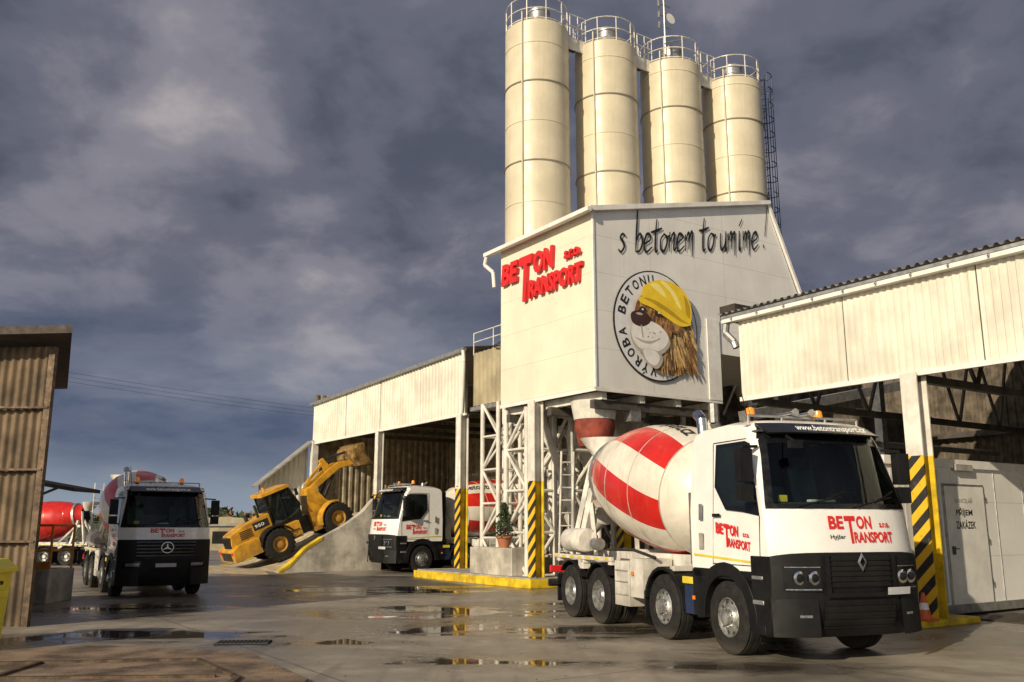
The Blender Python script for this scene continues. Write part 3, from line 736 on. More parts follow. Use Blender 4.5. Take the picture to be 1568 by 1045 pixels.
PP=bframe('potted_shrub',-.05,4.7,1.15); g=MB(); g.lathe([(.16,0),(.24,.3),(.27,.3),(.27,.36)],(0,0,0),(0,0,1),'terracotta',20); g.done('pot',PP,smooth=40)
g=MB(); g.cyl((0,0,.3),(0,0,1.2),.025,'mane_c',6)
for i in range(1300):
    h=random.random(); rr=(.38*(1-h)+.06)*math.sqrt(random.random())*(1+.25*math.sin(h*23)); t=random.random()*6.28
    p_=Vector((rr*math.cos(t),rr*math.sin(t),.36+h*1.05)); d=Vector((random.uniform(-1,1),random.uniform(-1,1),random.uniform(-.6,1))).normalized()*.05; e_=d.cross(Vector((random.random(),random.random(),random.random()))).normalized()*.018
    g.add([p_-d,p_+e_,p_+d,p_-e_],[(0,1,2,3)],random.choice(['leaf','leaf_dark']))
g.done('foliage',PP,normals=False)
# ================================================================== MIXER TRUCK
def interp(tab,z):
    for (a,b),(c,d) in zip(tab,tab[1:]):
        if z<=c: return b+(d-b)*(z-a)/(c-a)
    return tab[-1][1]
def wheel(g,x,y,side,rear=False):
    ax=(0,side,0); o=(x,y,.53)
    w=.15
    g.lathe([(.29,-w),(.40,-w-.012),(.49,-w),(.525,-w+.03),(.53,-.09),(.515,-.085),(.515,-.07),(.53,-.065),(.53,-.01),(.515,-.005),(.515,.01),(.53,.015),(.53,.08),(.515,.085),(.515,.1),(.525,w-.03),(.49,w),(.44,w+.010),(.43,w+.004),(.40,w+.012),(.33,w+.006),(.29,w)],o,ax,'tyre',36,cap=False)
    if not rear:
        g.lathe([(.29,.14),(.275,.15),(.26,.09),(.20,.11),(.155,.155),(.11,.16),(.105,.22),(.06,.235),(.0,.235)],o,ax,'rim',28,cap=False)
        hr,hy=.225,.105
        br,by=.135,.158
    else:
        g.lathe([(.29,.14),(.275,.15),(.255,.05),(.24,-.03),(.15,-.03),(.14,-.02),(.14,.08),(.10,.12),(.0,.12)],o,ax,'rim',28,cap=False)
        hr,hy=.21,-.026
        br,by=.165,-.03
    for k in range(10):
        t=2*math.pi*k/10; c=Vector((x+hr*math.cos(t),y+side*hy,.53+hr*math.sin(t)))
        g.cyl(c,c+Vector((0,side*.006,0)),.026,'rim_dark',8)
        t+=.31; c=Vector((x+br*math.cos(t),y+side*by,.53+br*math.sin(t))); g.cyl(c,c+Vector((0,side*.03,0)),.015,'rim',6)
def arc(g,xc,r0,r1,y0,y1,a0,a1,m,zc=.53,n=10):
    pr=[]
    for i in range(n+1):
        t=rad(a0+(a1-a0)*i/n); pr.append((xc+r1*math.cos(t),zc+r1*math.sin(t)))
    for i in range(n,-1,-1):
        t=rad(a0+(a1-a0)*i/n); pr.append((xc+r0*math.cos(t),zc+r0*math.sin(t)))
    k=len(pr)
    vs=[(a,y0,b) for a,b in pr]+[(a,y1,b) for a,b in pr]; fs=[]
    for i in range(n):
        j=k-1-i
        fs.append((i,i+1,j-1,j)); fs.append((k+i,k+i+1,k+j-1,k+j))
    for i in range(k): fs.append((i,(i+1)%k,k+(i+1)%k,k+i))
    g.add(vs,fs,m)
def mixer_truck(loc,head,sc,style='a',red=False,ang0=0,cabz=1.0):
    rt=empty('concrete_mixer_truck',loc,(0,0,head),sc)
    AX=[0,-1.95,-4.55,-5.92]
    g=MB()
    for i,x in enumerate(AX):
        for sd_ in (-1,1):
            if i<2: wheel(g,x,sd_*1.08,sd_)
            else:
                wheel(g,x,sd_*1.08,sd_,True); wheel(g,x,sd_*.74,sd_,True)
        g.cyl((x,-1,.53),(x,1,.53),.09,'chassis',10)
        g.lathe([(.15,-.2),(.24,0),(.15,.2)],(x,0,.53),(0,1,0),'chassis',14)
    g.done('wheels',rt,smooth=35)
    g=MB()
    for y in (-.42,.42): g.box(-7.1,1.0,y-.05,y+.05,.82,1.10,'chassis')
    for x in (-7.05,-5.2,-3.7,-2.7,-1.0,.6): g.box(x-.08,x+.08,-.42,.42,.86,1.05,'chassis')
    for y in (-1,1):
        g.box(-1.32,-.75,min(y*.55,y*1.18),max(y*.55,y*1.18),.48,1.02,'tank_blue')
        g.box(-1.30,-.77,min(y*1.18,y*1.23),max(y*1.18,y*1.23),.95,1.06,'reflector')
        arc(g,-1.95,.60,.66,min(y*.85,y*1.25),max(y*.85,y*1.25),0,170,'black_plastic')
        arc(g,-4.55,.60,.63,min(y*.6,y*1.25),max(y*.6,y*1.25),40,150,'black_plastic'); arc(g,-5.92,.60,.63,min(y*.6,y*1.25),max(y*.6,y*1.25),30,140,'black_plastic')
        g.cyl((-2.9,y*.9,.7),(-3.2,y*.3,.8),.12,'chassis')
        g.box(-2.66,-2.62,min(y*.85,y*1.22),max(y*.85,y*1.22),.30,.75,'black_plastic'); g.box(-6.66,-6.62,min(y*.62,y*1.22),max(y*.62,y*1.22),.28,.85,'black_plastic')
    g.box(-7.25,-7.1,-1.2,1.2,.55,.70,'black_plastic'); g.box(-7.2,-7.1,-.5,-.35,.6,.9,'chassis'); g.box(-7.2,-7.1,.35,.5,.6,.9,'chassis')
    g.box(-7.16,-7.08,-1.2,-.75,.85,1.0,'text_red'); g.box(-7.16,-7.08,.75,1.2,.85,1.0,'text_red')
    g.box(-6.9,-6.5,-1.3,-1.0,.62,.70,'black_plastic')
    g.done('chassis_frame',rt,bevel=.012)
    g=MB()
    for y in (-1,1):
        ya,yb=min(y*.6,y*1.2),max(y*.6,y*1.2)
        g.box(-3.85,-3.25,ya,yb,.42,1.22,'frame_white'); g.box(-3.2,-2.72,ya,yb,.60,1.28,'frame_white')
        for zz in (.62,.85,1.05): g.box(-3.80,-3.30,y*1.215-.006,y*1.215+.006,zz-.012,zz+.012,'concrete')
        g.box(-3.12,-3.05,y*1.22-.01,y*1.22+.01,.98,1.05,'amber'); g.box(-.95,-.88,y*1.25-.01,y*1.25+.01,.72,.78,'amber')
        g.box(-6.9,-1.5,y*.5-.06,y*.5+.06,1.10,1.36,'frame_white')
        g.box(-6.9,-4.0,y*1.17-.03,y*1.17+.03,1.19,1.27,'frame_white')
        for k in range(7): g.box(-6.85+k*.42,-6.62+k*.42,y*1.205-.004,y*1.205+.004,1.205,1.25,'reflector')
        g.box(-5.6,-5.35,y*1.1-.08,y*1.1+.08,1.0,1.25,'frame_white')
        g.pipe([(-2.6,y*1.0,1.3),(-3.4,y*1.02,1.42),(-4.6,y*.98,1.40)],.03,'chassis',6)
    for x in (-6.7,-5.4,-4.1,-2.9,-1.7): g.box(x-.08,x+.08,-1.18,1.18,1.12,1.2,'frame_white')
    g.prism([(-1.15,1.3),(-1.75,1.3),(-1.65,2.35),(-1.30,2.35)],-.55,.55,'frame_white')
    g.box(-1.45,-1.0,-.95,.95,1.3,1.75,'frame_white')
    for y in (-1,1):
        g.beam((-6.0,y*.95,1.25),(-6.15,y*.55,2.65),.14,.16,'frame_white'); g.beam((-6.75,y*.8,1.25),(-6.3,y*.5,3.2),.10,.12,'frame_white')
        g.beam((-5.2,y*.95,1.3),(-6.1,y*.65,2.35),.08,.1,'frame_white')
    g.box(-6.35,-6.05,-.7,.7,2.25,2.4,'frame_white')
    g.done('mixer_subframe',rt,bevel=.012)
    g=MB(); g.lathe([(.05,0),(.22,.02),(.25,.06),(.25,.95),(.22,.99),(.05,1.01)],(-6.5,-.98,1.56),(1,0,0),'frame_white',20)
    g.lathe([(.12,0),(.12,.25)],(-5.05,-1.05,1.5),(1,0,0),'galvanised',12)
    for y in (-1.05,-.75): g.cyl((-6.95,y,1.1),(-6.75,y,3.5),.022,'frame_white',6)
    for k in range(8): g.cyl((-6.93+k*.022,-1.05,1.3+k*.28),(-6.93+k*.022,-.75,1.3+k*.28),.016,'frame_white',5)
    def ring(x,z,rx,ry,n=16): return [(x+rx*math.cos(2*math.pi*i/n),ry*math.sin(2*math.pi*i/n),z) for i in range(n)]
    r1=ring(-6.60,3.80,.50,.62); r2=ring(-6.40,3.25,.25,.30); r0=ring(-6.60,3.75,.44,.56); r3=ring(-6.40,3.27,.20,.25); n=16
    g.add(r1+r2,[(i,(i+1)%n,n+(i+1)%n,n+i) for i in range(n)],'frame_white'); g.add(r0+r3,[(i,(i+1)%n,n+(i+1)%n,n+i) for i in range(n)],'concrete')
    g.add(r1+r0,[(i,(i+1)%n,n+(i+1)%n,n+i) for i in range(n)],'frame_white')
    def chute(p0,p1,r,m):
        p0=Vector(p0);p1=Vector(p1);d=(p1-p0).normalized();s_=d.cross(Vector((0,0,1))).normalized();u_=s_.cross(d)
        vs=[];n=8
        for p_ in (p0,p1):
            for rr in (r,r-.02):
                for i in range(n+1):
                    t=math.pi+math.pi*i/n; vs.append(p_+s_*rr*math.cos(t)+u_*rr*math.sin(t))
        fs=[];q_=n+1
        for i in range(n): fs+=[(i,i+1,2*q_+i+1,2*q_+i),(q_+i,q_+i+1,3*q_+i+1,3*q_+i)]
        fs+=[(0,q_,3*q_,2*q_),(n,q_+n,3*q_+n,2*q_+n)]
        g.add(vs,fs,m)
    chute((-6.45,0,2.75),(-6.95,0,2.1),.36,'frame_white'); chute((-6.85,0,2.15),(-7.35,-.75,1.35),.24,'frame_white')
    g.pipe([(-6.1,-.5,2.5),(-6.5,-.55,2.2),(-6.8,-.3,1.8)],.04,'chassis',6)
    g.done('hopper_and_chute',rt,smooth=40)
    # drum
    A=Vector((-1.50,0,2.26)); B=Vector((-6.30,0,3.02)); D=(B-A); LL=D.length; D.normalize()
    e1=Vector((0,1,0)); e2=D.cross(e1).normalized()
    if e2.z<0: e2=-e2
    tab=[(0,.45),(.02,.62),(.08,.90),(.15,1.06),(.22,1.15),(.30,1.20),(.45,1.21),(.56,1.18),(.68,1.09),(.80,.93),(.91,.72),(1.0,.55)]
    tw=-.75
    def dp(s,th,off=0):
        r=(interp(tab,max(0,s-.02))+interp(tab,min(1,s+.02))+interp(tab,s))/3+off
        t=th+tw*s
        return A+D*(s*LL)+(e1*math.cos(t)+e2*math.sin(t))*r
    g=MB(); NB=12; SUB=6; NS=NB*SUB; NL=44
    vs=[];fs=[];ms=[]
    for k in range(NL+1):
        for i in range(NS): vs.append(dp(k/NL,ang0+2*math.pi*i/NS))
    for k in range(NL):
        for i in range(NS):
            j=(i+1)%NS; fs.append((k*NS+i,k*NS+j,(k+1)*NS+j,(k+1)*NS+i))
            s_=(k+.5)/NL
            if red: ms.append('drum_red')
            else: ms.append('drum_red' if ((i//SUB)%2==0 and .16<s_<.96) else 'drum_white')
    fs.append(tuple(range(NS))); ms.append('drum_white'); fs.append(tuple(NL*NS+i for i in range(NS))); ms.append('dark_inside')
    g.add(vs,fs,ms)
    g.done('drum',rt,smooth=60)
    g=MB()
    for s_ in (.16,.36,.58,.80):
        r=interp(tab,s_); g.lathe([(r-.02,-.012),(r+.006,-.01),(r+.006,.01),(r-.02,.012)],A+D*(s_*LL),D,'concrete_light' if not red else 'drum_red',64,cap=False)
    r=interp(tab,.90); g.lathe([(r-.02,-.06),(r+.05,-.06),(r+.05,.06),(r-.02,.06)],A+D*(.90*LL),D,'galvanised',48,cap=False)
    g.lathe([(.30,-.35),(.34,-.1),(.46,.02)],A,D,'chassis',24)
    g.done('drum_rings',rt,smooth=40)
    if not red:
        g=MB(); V,F=tmesh('betontransport.cz',.02,.15)
        for side in (-1,1):
            best=None
            for k in range(NB):
                if k%2==0: continue
                th=ang0+2*math.pi*(k+.5)/NB; t=th+tw*.42
                v_=(e1*math.cos(t)+e2*math.sin(t)); tgt=Vector((0,side*.60,.80)); d_=(v_-tgt).length
                if best is None or d_<best[0]: best=(d_,th)
            th0=best[1]
            vs=[]
            for a,b in V:
                s_=(.84-.64*a) if side<0 else (.20+.60*a)
                sgn=1 if (dp(.4,th0+.1)-dp(.4,th0)).z>0 else -1
                vs.append(dp(s_,th0+sgn*(b-.5)*.34,.014))
            g.add(vs,F,'text_black')
        g.done('drum_lettering',rt,normals=False)
    # ---------------- cab
    cab=[]
    xp=[(.3,1.28),(.6,1.38),(1.0,1.43),(1.5,1.42),(2.13,1.33),(3.10,.98),(3.3,.84),(3.42,.56)]
    def wz(z): return 1-.095*max(0,(z-2.1)/1.3)
    def FX(y,z,off=0): return interp(xp,z)-.30*abs(y/1.25)**3.4+off
    ys=[-1.25,-1.22,-1.15,-1.0,-.8,-.5,-.2,.2,.5,.8,1.0,1.15,1.22,1.25]
    g=MB(); fz=[1.22,1.5,1.8,2.13,2.45,2.8,3.1,3.22,3.32]
    rows=[]
    for y in ys:
        col_=[Vector((FX(y,z),y*wz(z),z)) for z in fz]
        yr=abs(y/1.25)**4*.10
        col_+= [Vector((.58,y*wz(3.4),3.43-yr)),Vector((.1,y*wz(3.4),3.48-yr)),Vector((-.6,y*wz(3.4),3.46-yr)),Vector((-.86,y*wz(3.4),3.40-yr)),Vector((-.92,y*wz(3.2),3.2)),Vector((-.92,y*wz(2.1),2.1)),Vector((-.92,y,1.3)),Vector((-.9,y,1.22))]
        rows.append(col_)
    n=len(rows[0]); vs=[v for r_ in rows for v in r_]; fs=[]
    for i in range(len(rows)-1):
        for j in range(n):
            if 3<=j<=5 and 2<=i<=len(rows)-4: continue
            k=(j+1)%n; fs.append((i*n+j,i*n+k,(i+1)*n+k,(i+1)*n+j))
    fs.append(tuple(range(n))); fs.append(tuple((len(rows)-1)*n+j for j in range(n)))
    g.add(vs,fs,'truck_white'); cab.append(g.done('cab_shell',rt,smooth=32))
    g=MB()
    g.box(-.88,-.84,-1.08,1.08,1.5,3.25,'cab_interior'); g.box(-.84,.78,-1.08,1.08,3.22,3.25,'cab_interior'); g.box(-.84,.9,-1.10,1.10,1.75,1.80,'cab_interior')
    for sd_ in (-1,1): g.box(-.84,.62,min(sd_*1.09,sd_*1.12),max(sd_*1.09,sd_*1.12),1.75,3.2,'cab_interior')
    g.prism([(.62,1.8),(.66,2.12),(.85,2.2),(1.18,2.10),(1.18,1.8)],-.98,.98,'cab_interior')
    g.box(-.80,-.70,-.95,.95,2.0,2.5,'seat_cloth')
    for y in (-.6,.6):
        g.prism([(-.35,1.8),(-.35,2.15),(.2,2.2),(.2,1.95)],y-.26,y+.26,'chassis'); g.prism([(-.52,2.1),(-.62,2.75),(-.50,2.78),(-.36,2.12)],y-.25,y+.25,'seat_cloth'); g.box(-.64,-.50,y-.13,y+.13,2.78,2.98,'seat_cloth')
    g.lathe([(.20,-.015),(.235,-.01),(.235,.015),(.20,.015),(.20,-.015)],(.55,.6,2.30),(-.5,0,.86),'black_plastic',24,cap=False)
    g.beam((.75,.6,2.1),(.55,.6,2.30),.05,.05,'black_plastic'); g.beam((.5,.4,2.30),(.5,.8,2.30),.04,.03,'black_plastic')
    g.box(.85,.95,-.35,.1,2.2,2.24,'trim_white'); g.box(.85,.89,-.85,-.7,2.2,2.30,'reflector')
    cab.append(g.done('cab_interior',rt,bevel=.015))
    def patch(g,z0,z1,h0,h1,off,m,nz=6,ny=14,s0=-1,s1=1):
        def fn(u,v):
            z=z0+(z1-z0)*u; hw=h0+(h1-h0)*u; y=hw*v
            return (FX(y,z,off),y*wz(z),z)
        g.grid(fn,[i/nz for i in range(nz+1)],[s0+(s1-s0)*j/ny for j in range(ny+1)],m)
    def patch2(g,z0,z1,y0,y1,off,m,nz=3,ny=8):
        g.grid(lambda u,v:(FX(y0+(y1-y0)*v,z0+(z1-z0)*u,off),(y0+(y1-y0)*v)*wz(z0+(z1-z0)*u),z0+(z1-z0)*u),[i/nz for i in range(nz+1)],[j/ny for j in range(ny+1)],m)
    g=MB(); patch(g,2.10,2.17,1.22,1.22,.010,'black_gloss',1,24); patch(g,3.05,3.14,1.14,1.14,.010,'black_gloss',1,24)
    patch(g,2.17,3.05,1.22,1.14,.010,'black_gloss',6,3,-1,-.92); patch(g,2.17,3.05,1.22,1.14,.010,'black_gloss',6,3,.92,1)
    cab.append(g.done('windscreen_surround',rt,smooth=60))
    g=MB(); patch(g,2.16,3.06,1.14,1.07,.004,'windscreen_glass',10,18)
    for sd_ in (-1,1):
        def SP(pts,off,m):
            g.add([(a,sd_*(1.25*wz(b)+off),b) for a,b in pts],[tuple(range(len(pts)))],m)
        SP([(.96,2.00),(.70,3.05),(.56,3.10),(-.22,3.10),(-.22,2.45),(.10,2.10),(.55,2.06)],.004,'black_gloss')
        SP([(.88,2.12),(.65,3.0),(.54,3.04),(-.15,3.04),(-.15,2.50),(.14,2.16)],.008,'cab_glass')
        if style=='b': SP([(-.42,2.5),(-.42,3.0),(-.78,3.0),(-.78,2.5)],.006,'cab_glass')
    cab.append(g.done('glazing',rt,smooth=60))
    g=MB()
    patch(g,3.12,3.37,1.17,1.08,.012,'black_gloss')
    vs=[]
    for y in [-1.08+2.16*i/12 for i in range(13)]:
        vs+= [(FX(y,3.34,.02),y*wz(3.3),3.37),(FX(y,3.16,.18),y*wz(3.2),3.20),(FX(y,3.16,.16),y*wz(3.2),3.18),(FX(y,3.34,.0),y*wz(3.3),3.33)]
    fs=[]
    for i in range(12):
        for j in range(4): fs.append((4*i+j,4*i+(j+1)%4,4*i+4+(j+1)%4,4*i+4+j))
    fs+=[(0,1,2,3),(48,49,50,51)]
    g.add(vs,fs,'black_gloss'); cab.append(g.done('sun_visor',rt,smooth=40))
    g=MB(); gap=1.50 if style=='a' else 1.74
    zs=[.36,.44,.8,1.1,1.3,gap+.0]
    rows=[]
    for y in ys:
        yy_=y*1.012
        off=.05
        gp=gap-(.06*abs(y/1.25)**6 if style=='a' else 0)
        zs2=zs[:-1]+[gp]
        col_=[Vector((FX(y,z,off if z>.4 else 0),yy_,z)) for z in zs2]+[Vector((.70,yy_,gp-(.0 if style=='a' else .35))),Vector((.70,yy_,.5))]
        rows.append(col_)
    n=len(rows[0]); vs=[v for r_ in rows for v in r_]; fs=[]
    for i in range(len(rows)-1):
        for j in range(n):
            k=(j+1)%n; fs.append((i*n+j,i*n+k,(i+1)*n+k,(i+1)*n+j))
    fs.append(tuple(range(n))); fs.append(tuple((len(rows)-1)*n+j for j in range(n)))
    g.add(vs,fs,'black_plastic')
    g.box(-.9,.72,-1.24,-.65,1.08,1.24,'black_plastic'); g.box(-.9,.72,.65,1.24,1.08,1.24,'black_plastic')
    for sd_ in (-1,1):
        arc(g,0,.60,.80,min(sd_*.85,sd_*1.27),max(sd_*.85,sd_*1.27),-5,185,'black_plastic',n=14)
        g.box(-.95,-.62,min(sd_*.9,sd_*1.24),max(sd_*.9,sd_*1.24),.5,1.2,'black_plastic')
        g.box(.66,1.0,min(sd_*1.0,sd_*1.28),max(sd_*1.0,sd_*1.28),.38,.5,'black_plastic')
        g.box(.72,.98,min(sd_*1.20,sd_*1.275),max(sd_*1.20,sd_*1.275),.78,.84,'galvanised')
        g.box(.72,.98,min(sd_*1.20,sd_*1.275),max(sd_*1.20,sd_*1.275),1.12,1.17,'galvanised')
        a,b=sorted((sd_*.70,sd_*1.27))
        g.grid(lambda u,v:(FX(a+(b-a)*v,.8,.085-.02*u),(a+(b-a)*v),.38+.50*u),[0,.5,1],[i/10 for i in range(11)],'black_plastic')
        g.grid(lambda u,v:(FX(a+(b-a)*v,.8,.065-.03*u),(a+(b-a)*v),.88+.03*u),[0,1],[i/10 for i in range(11)],'black_plastic')
    cab.append(g.done('bumper_and_arches',rt,bevel=.01,smooth=35))
    g=MB()
    if style=='a':
        patch2(g,1.02,1.46,-.52,.52,.056,'dark_inside')
        for k in range(6): patch2(g,1.04+k*.07,1.065+k*.07,-.52,.52,.072,'black_plastic',1,8)
        patch2(g,.48,.86,-.60,.60,.056,'dark_inside')
        for k in range(4): patch2(g,.52+k*.09,.545+k*.09,-.60,.60,.068,'black_plastic',1,8)
        for (ya,yb,za,zb) in ((-.60,.60,.90,.96),(-.60,-.53,.96,1.48),(.53,.60,.96,1.48)): patch2(g,za,zb,ya,yb,.095,'black_plastic',1,6)
        for sd_ in (-1,1):
            a,b=sorted((sd_*.64,sd_*1.14))
            patch2(g,.98,1.32,a,b,.058,'black_gloss')
            for yc_ in (.75,.95):
                p_=Vector((FX(sd_*yc_,1.16,.06),sd_*yc_,1.16)); g.lathe([(.095,0),(.095,.012),(.08,.02),(.0,.025)],p_,(1,0,0),'chrome',18,cap=False); g.lathe([(.06,.02),(.05,.04),(.0,.045)],p_,(1,0,0),'black_gloss',16,cap=False)
            a,b=sorted((sd_*.66,sd_*1.12)); patch2(g,1.00,1.015,a,b,.07,'lamp_glass',1,6); patch2(g,1.30,1.31,a,b,.07,'lamp_glass',1,6)
            a,b=sorted((sd_*.80,sd_*.96)); patch2(g,.60,.67,a,b,.095,'lamp_glass',2,4)
            a,b=sorted((sd_*.74,sd_*1.18)); patch2(g,1.38,1.39,a,b,.058,'dark_inside',1,4)
        x=FX(0,1.40,.10); g.add([(x,0,1.50),(x,-.08,1.37),(x,0,1.24),(x,.08,1.37),(x+.01,0,1.44),(x+.01,-.045,1.37),(x+.01,0,1.30),(x+.01,.045,1.37)],[(0,1,5,4),(1,2,6,5),(2,3,7,6),(3,0,4,7)],'chrome')
        patch2(g,.92,1.02,.40,.86,.11,'plate',1,4)
    else:
        patch2(g,1.20,1.70,-.80,.80,.055,'dark_inside')
        for k in range(5): patch2(g,1.24+k*.10,1.28+k*.10,-.80,.80,.085,'black_gloss',1,8)
        patch2(g,1.15,1.22,-.95,.95,.09,'black_plastic',1,8)
        x=FX(0,1.5,.12)
        g.lathe([(.17,0),(.17,.02),(.15,.02),(.15,0)],(x,0,1.50),(1,0,0),'chrome',28,cap=False)
        for k in range(3):
            t=rad(90+120*k); g.add([(x+.01,0,1.5),(x+.01,.026*math.cos(t+1.57),1.5+.026*math.sin(t+1.57)),(x+.01,.155*math.cos(t),1.5+.155*math.sin(t)),(x+.01,.026*math.cos(t-1.57),1.5+.026*math.sin(t-1.57))],[(0,1,2,3)],'chrome')
        patch2(g,.62,.88,-.42,.42,.056,'dark_inside'); patch2(g,.92,1.03,-.28,.28,.09,'plate',1,4)
        for sd_ in (-1,1):
            a,b=sorted((sd_*.66,sd_*1.12)); patch2(g,.90,1.10,a,b,.060,'black_gloss'); a,b=sorted((sd_*.70,sd_*1.05)); patch2(g,.95,1.04,a,b,.066,'lamp_glass')
            a,b=sorted((sd_*.75,sd_*.98)); patch2(g,.56,.63,a,b,.095,'lamp_glass')
    cab.append(g.done('grille_and_lamps',rt,smooth=50))
    g=MB()
    CONF[0]=lambda p:Vector((FX(p.y/wz(p.z),p.z,.010),p.y,p.z))
    if style=='a':
        logo(g,(0,-.40,1.62),(0,1,0),(0,0,1),1.10,.38,extra='Hyjšer')
    else:
        logo(g,(0,-.45,1.80),(0,1,0),(0,0,1),.95,.27)
    CONF[0]=None
    text(g,'www.betontransport.cz',(FX(0,3.22,.215),-.62,3.205),(0,1,0),(-.75,0,1),1.24,.14,'text_white',0,.02)
    logo(g,(-.18,-1.262,1.58),(1,0,-.10),(0,0,1),.90,.34); logo(g,(.74,1.262,1.50),(-1,0,0),(0,0,1),.95,.38)
    cab.append(g.done('cab_lettering',rt))
    g=MB()
    for sd_ in (-1,1):
        def strip(x0,z0,x1,z1,w,m='rim_dark',o=0):
            g.beam((x0,sd_*(1.254*wz(z0)+o),z0),(x1,sd_*(1.254*wz(z1)+o),z1),.006,w,m,up=(0,0,1) if abs(x1-x0)>abs(z1-z0) else (1,0,0))
        strip(-.30,1.28,-.30,3.12,.014); strip(-.30,3.13,.60,3.13,.014); strip(.96,2.0,.92,1.30,.014); strip(-.3,1.30,.92,1.30,.014)
        strip(-.26,2.02,-.04,2.02,.05,'black_plastic',.01)
        strip(.95,1.34,-.85,1.42,.035,'reflector'); strip(-.62,1.5,-.62,1.75,.13,'concrete'); strip(-.62,1.95,-.62,2.2,.10,'galvanised')
        g.beam((.80,sd_*1.12,3.0),(.86,sd_*1.42,2.98),.04,.04,'black_plastic'); g.beam((.88,sd_*1.2,2.2),(.86,sd_*1.42,2.22),.04,.04,'black_plastic')
        g.box(.80,.94,min(sd_*1.30,sd_*1.52),max(sd_*1.30,sd_*1.52),2.48,2.95,'black_plastic'); g.box(.80,.93,min(sd_*1.30,sd_*1.52),max(sd_*1.30,sd_*1.52),2.20,2.44,'black_plastic')
        g.add([(.795,sd_*1.33,2.53),(.795,sd_*1.50,2.53),(.795,sd_*1.50,2.92),(.795,sd_*1.33,2.92)],[(0,1,2,3)],'chrome')
    g.beam((1.0,-.75,3.15),(1.34,-.85,3.02),.03,.03,'black_plastic'); g.box(1.26,1.34,-.93,-.72,2.94,3.05,'black_plastic')
    for y0,y1 in ((-.85,-.10),(.10,.85)):
        g.beam((FX(y0,2.12,.05),y0,2.13),(FX(y1,2.27,.03),y1,2.27),.015,.02,'black_plastic')
        g.beam((FX(y1-.3,2.2,.04),y1-.3,2.22),(FX(y1+.1,2.32,.02),y1+.1,2.36),.012,.03,'black_plastic')
    cab.append(g.done('mirrors_and_trim',rt,bevel=.02))
    g=MB()
    for y in (-.72,.55):
        g.cyl((.1,y,3.45),(.1,y,3.53),.05,'black_plastic'); g.lathe([(.07,3.53),(.075,3.58),(.06,3.66),(.01,3.68)],(.1,y,0),(0,0,1),'beacon',16)
    g.cyl((.45,-1.0,3.5),(.45,1.0,3.5),.02,'galvanised',6)
    for y in (-1,-.4,.4,1): g.cyl((.45,y,3.36),(.45,y,3.5),.02,'galvanised',6)
    for y in (-.25,.05): g.lathe([(.06,0),(.025,.1),(.02,.5)],(.6,y,3.56),(-1,0,0),'chrome',12)
    g.cyl((.3,-.9,3.4),(.2,-.95,4.0),.008,'black_plastic',5)
    cab.append(g.done('roof_fittings',rt,smooth=40))
    g=MB()
    g.pipe([(-1.08,-.85,1.3),(-1.08,-.85,3.35),(-1.12,-.85,3.62),(-1.25,-.85,3.72)],.09,'chrome',14)
    g.box(-1.22,-.98,-1.1,-.7,1.25,2.4,'galvanised')
    g.box(-1.15,-.97,.6,1.1,1.25,3.2,'black_plastic')
    g.done('exhaust_stack',rt,smooth=40)
    for o in cab: o.scale[2]=cabz
    return rt
def truck_at(near,dirv,side,sc,**k):
    d=Vector(dirv).normalized(); lf=Vector((-d.y,d.x)); c=Vector(near)-lf*side*1.2*sc
    return mixer_truck((c.x,c.y,0),math.atan2(d.y,d.x),sc,**k)
truck_at((3.20,13.75),(.335,-.942),-1,.99,style='a',ang0=.2)
truck_at((-10.68,24.7),(.52,-.854),-1,.92,style='b',ang0=.5,cabz=.93)
truck_at((-3.64,37.1),(-math.cos(TH),-math.sin(TH)),1,1.0,style='a',ang0=.35)
truck_at((-25.6,43.6),(-1,.04),1,.78,style='a',red=True)
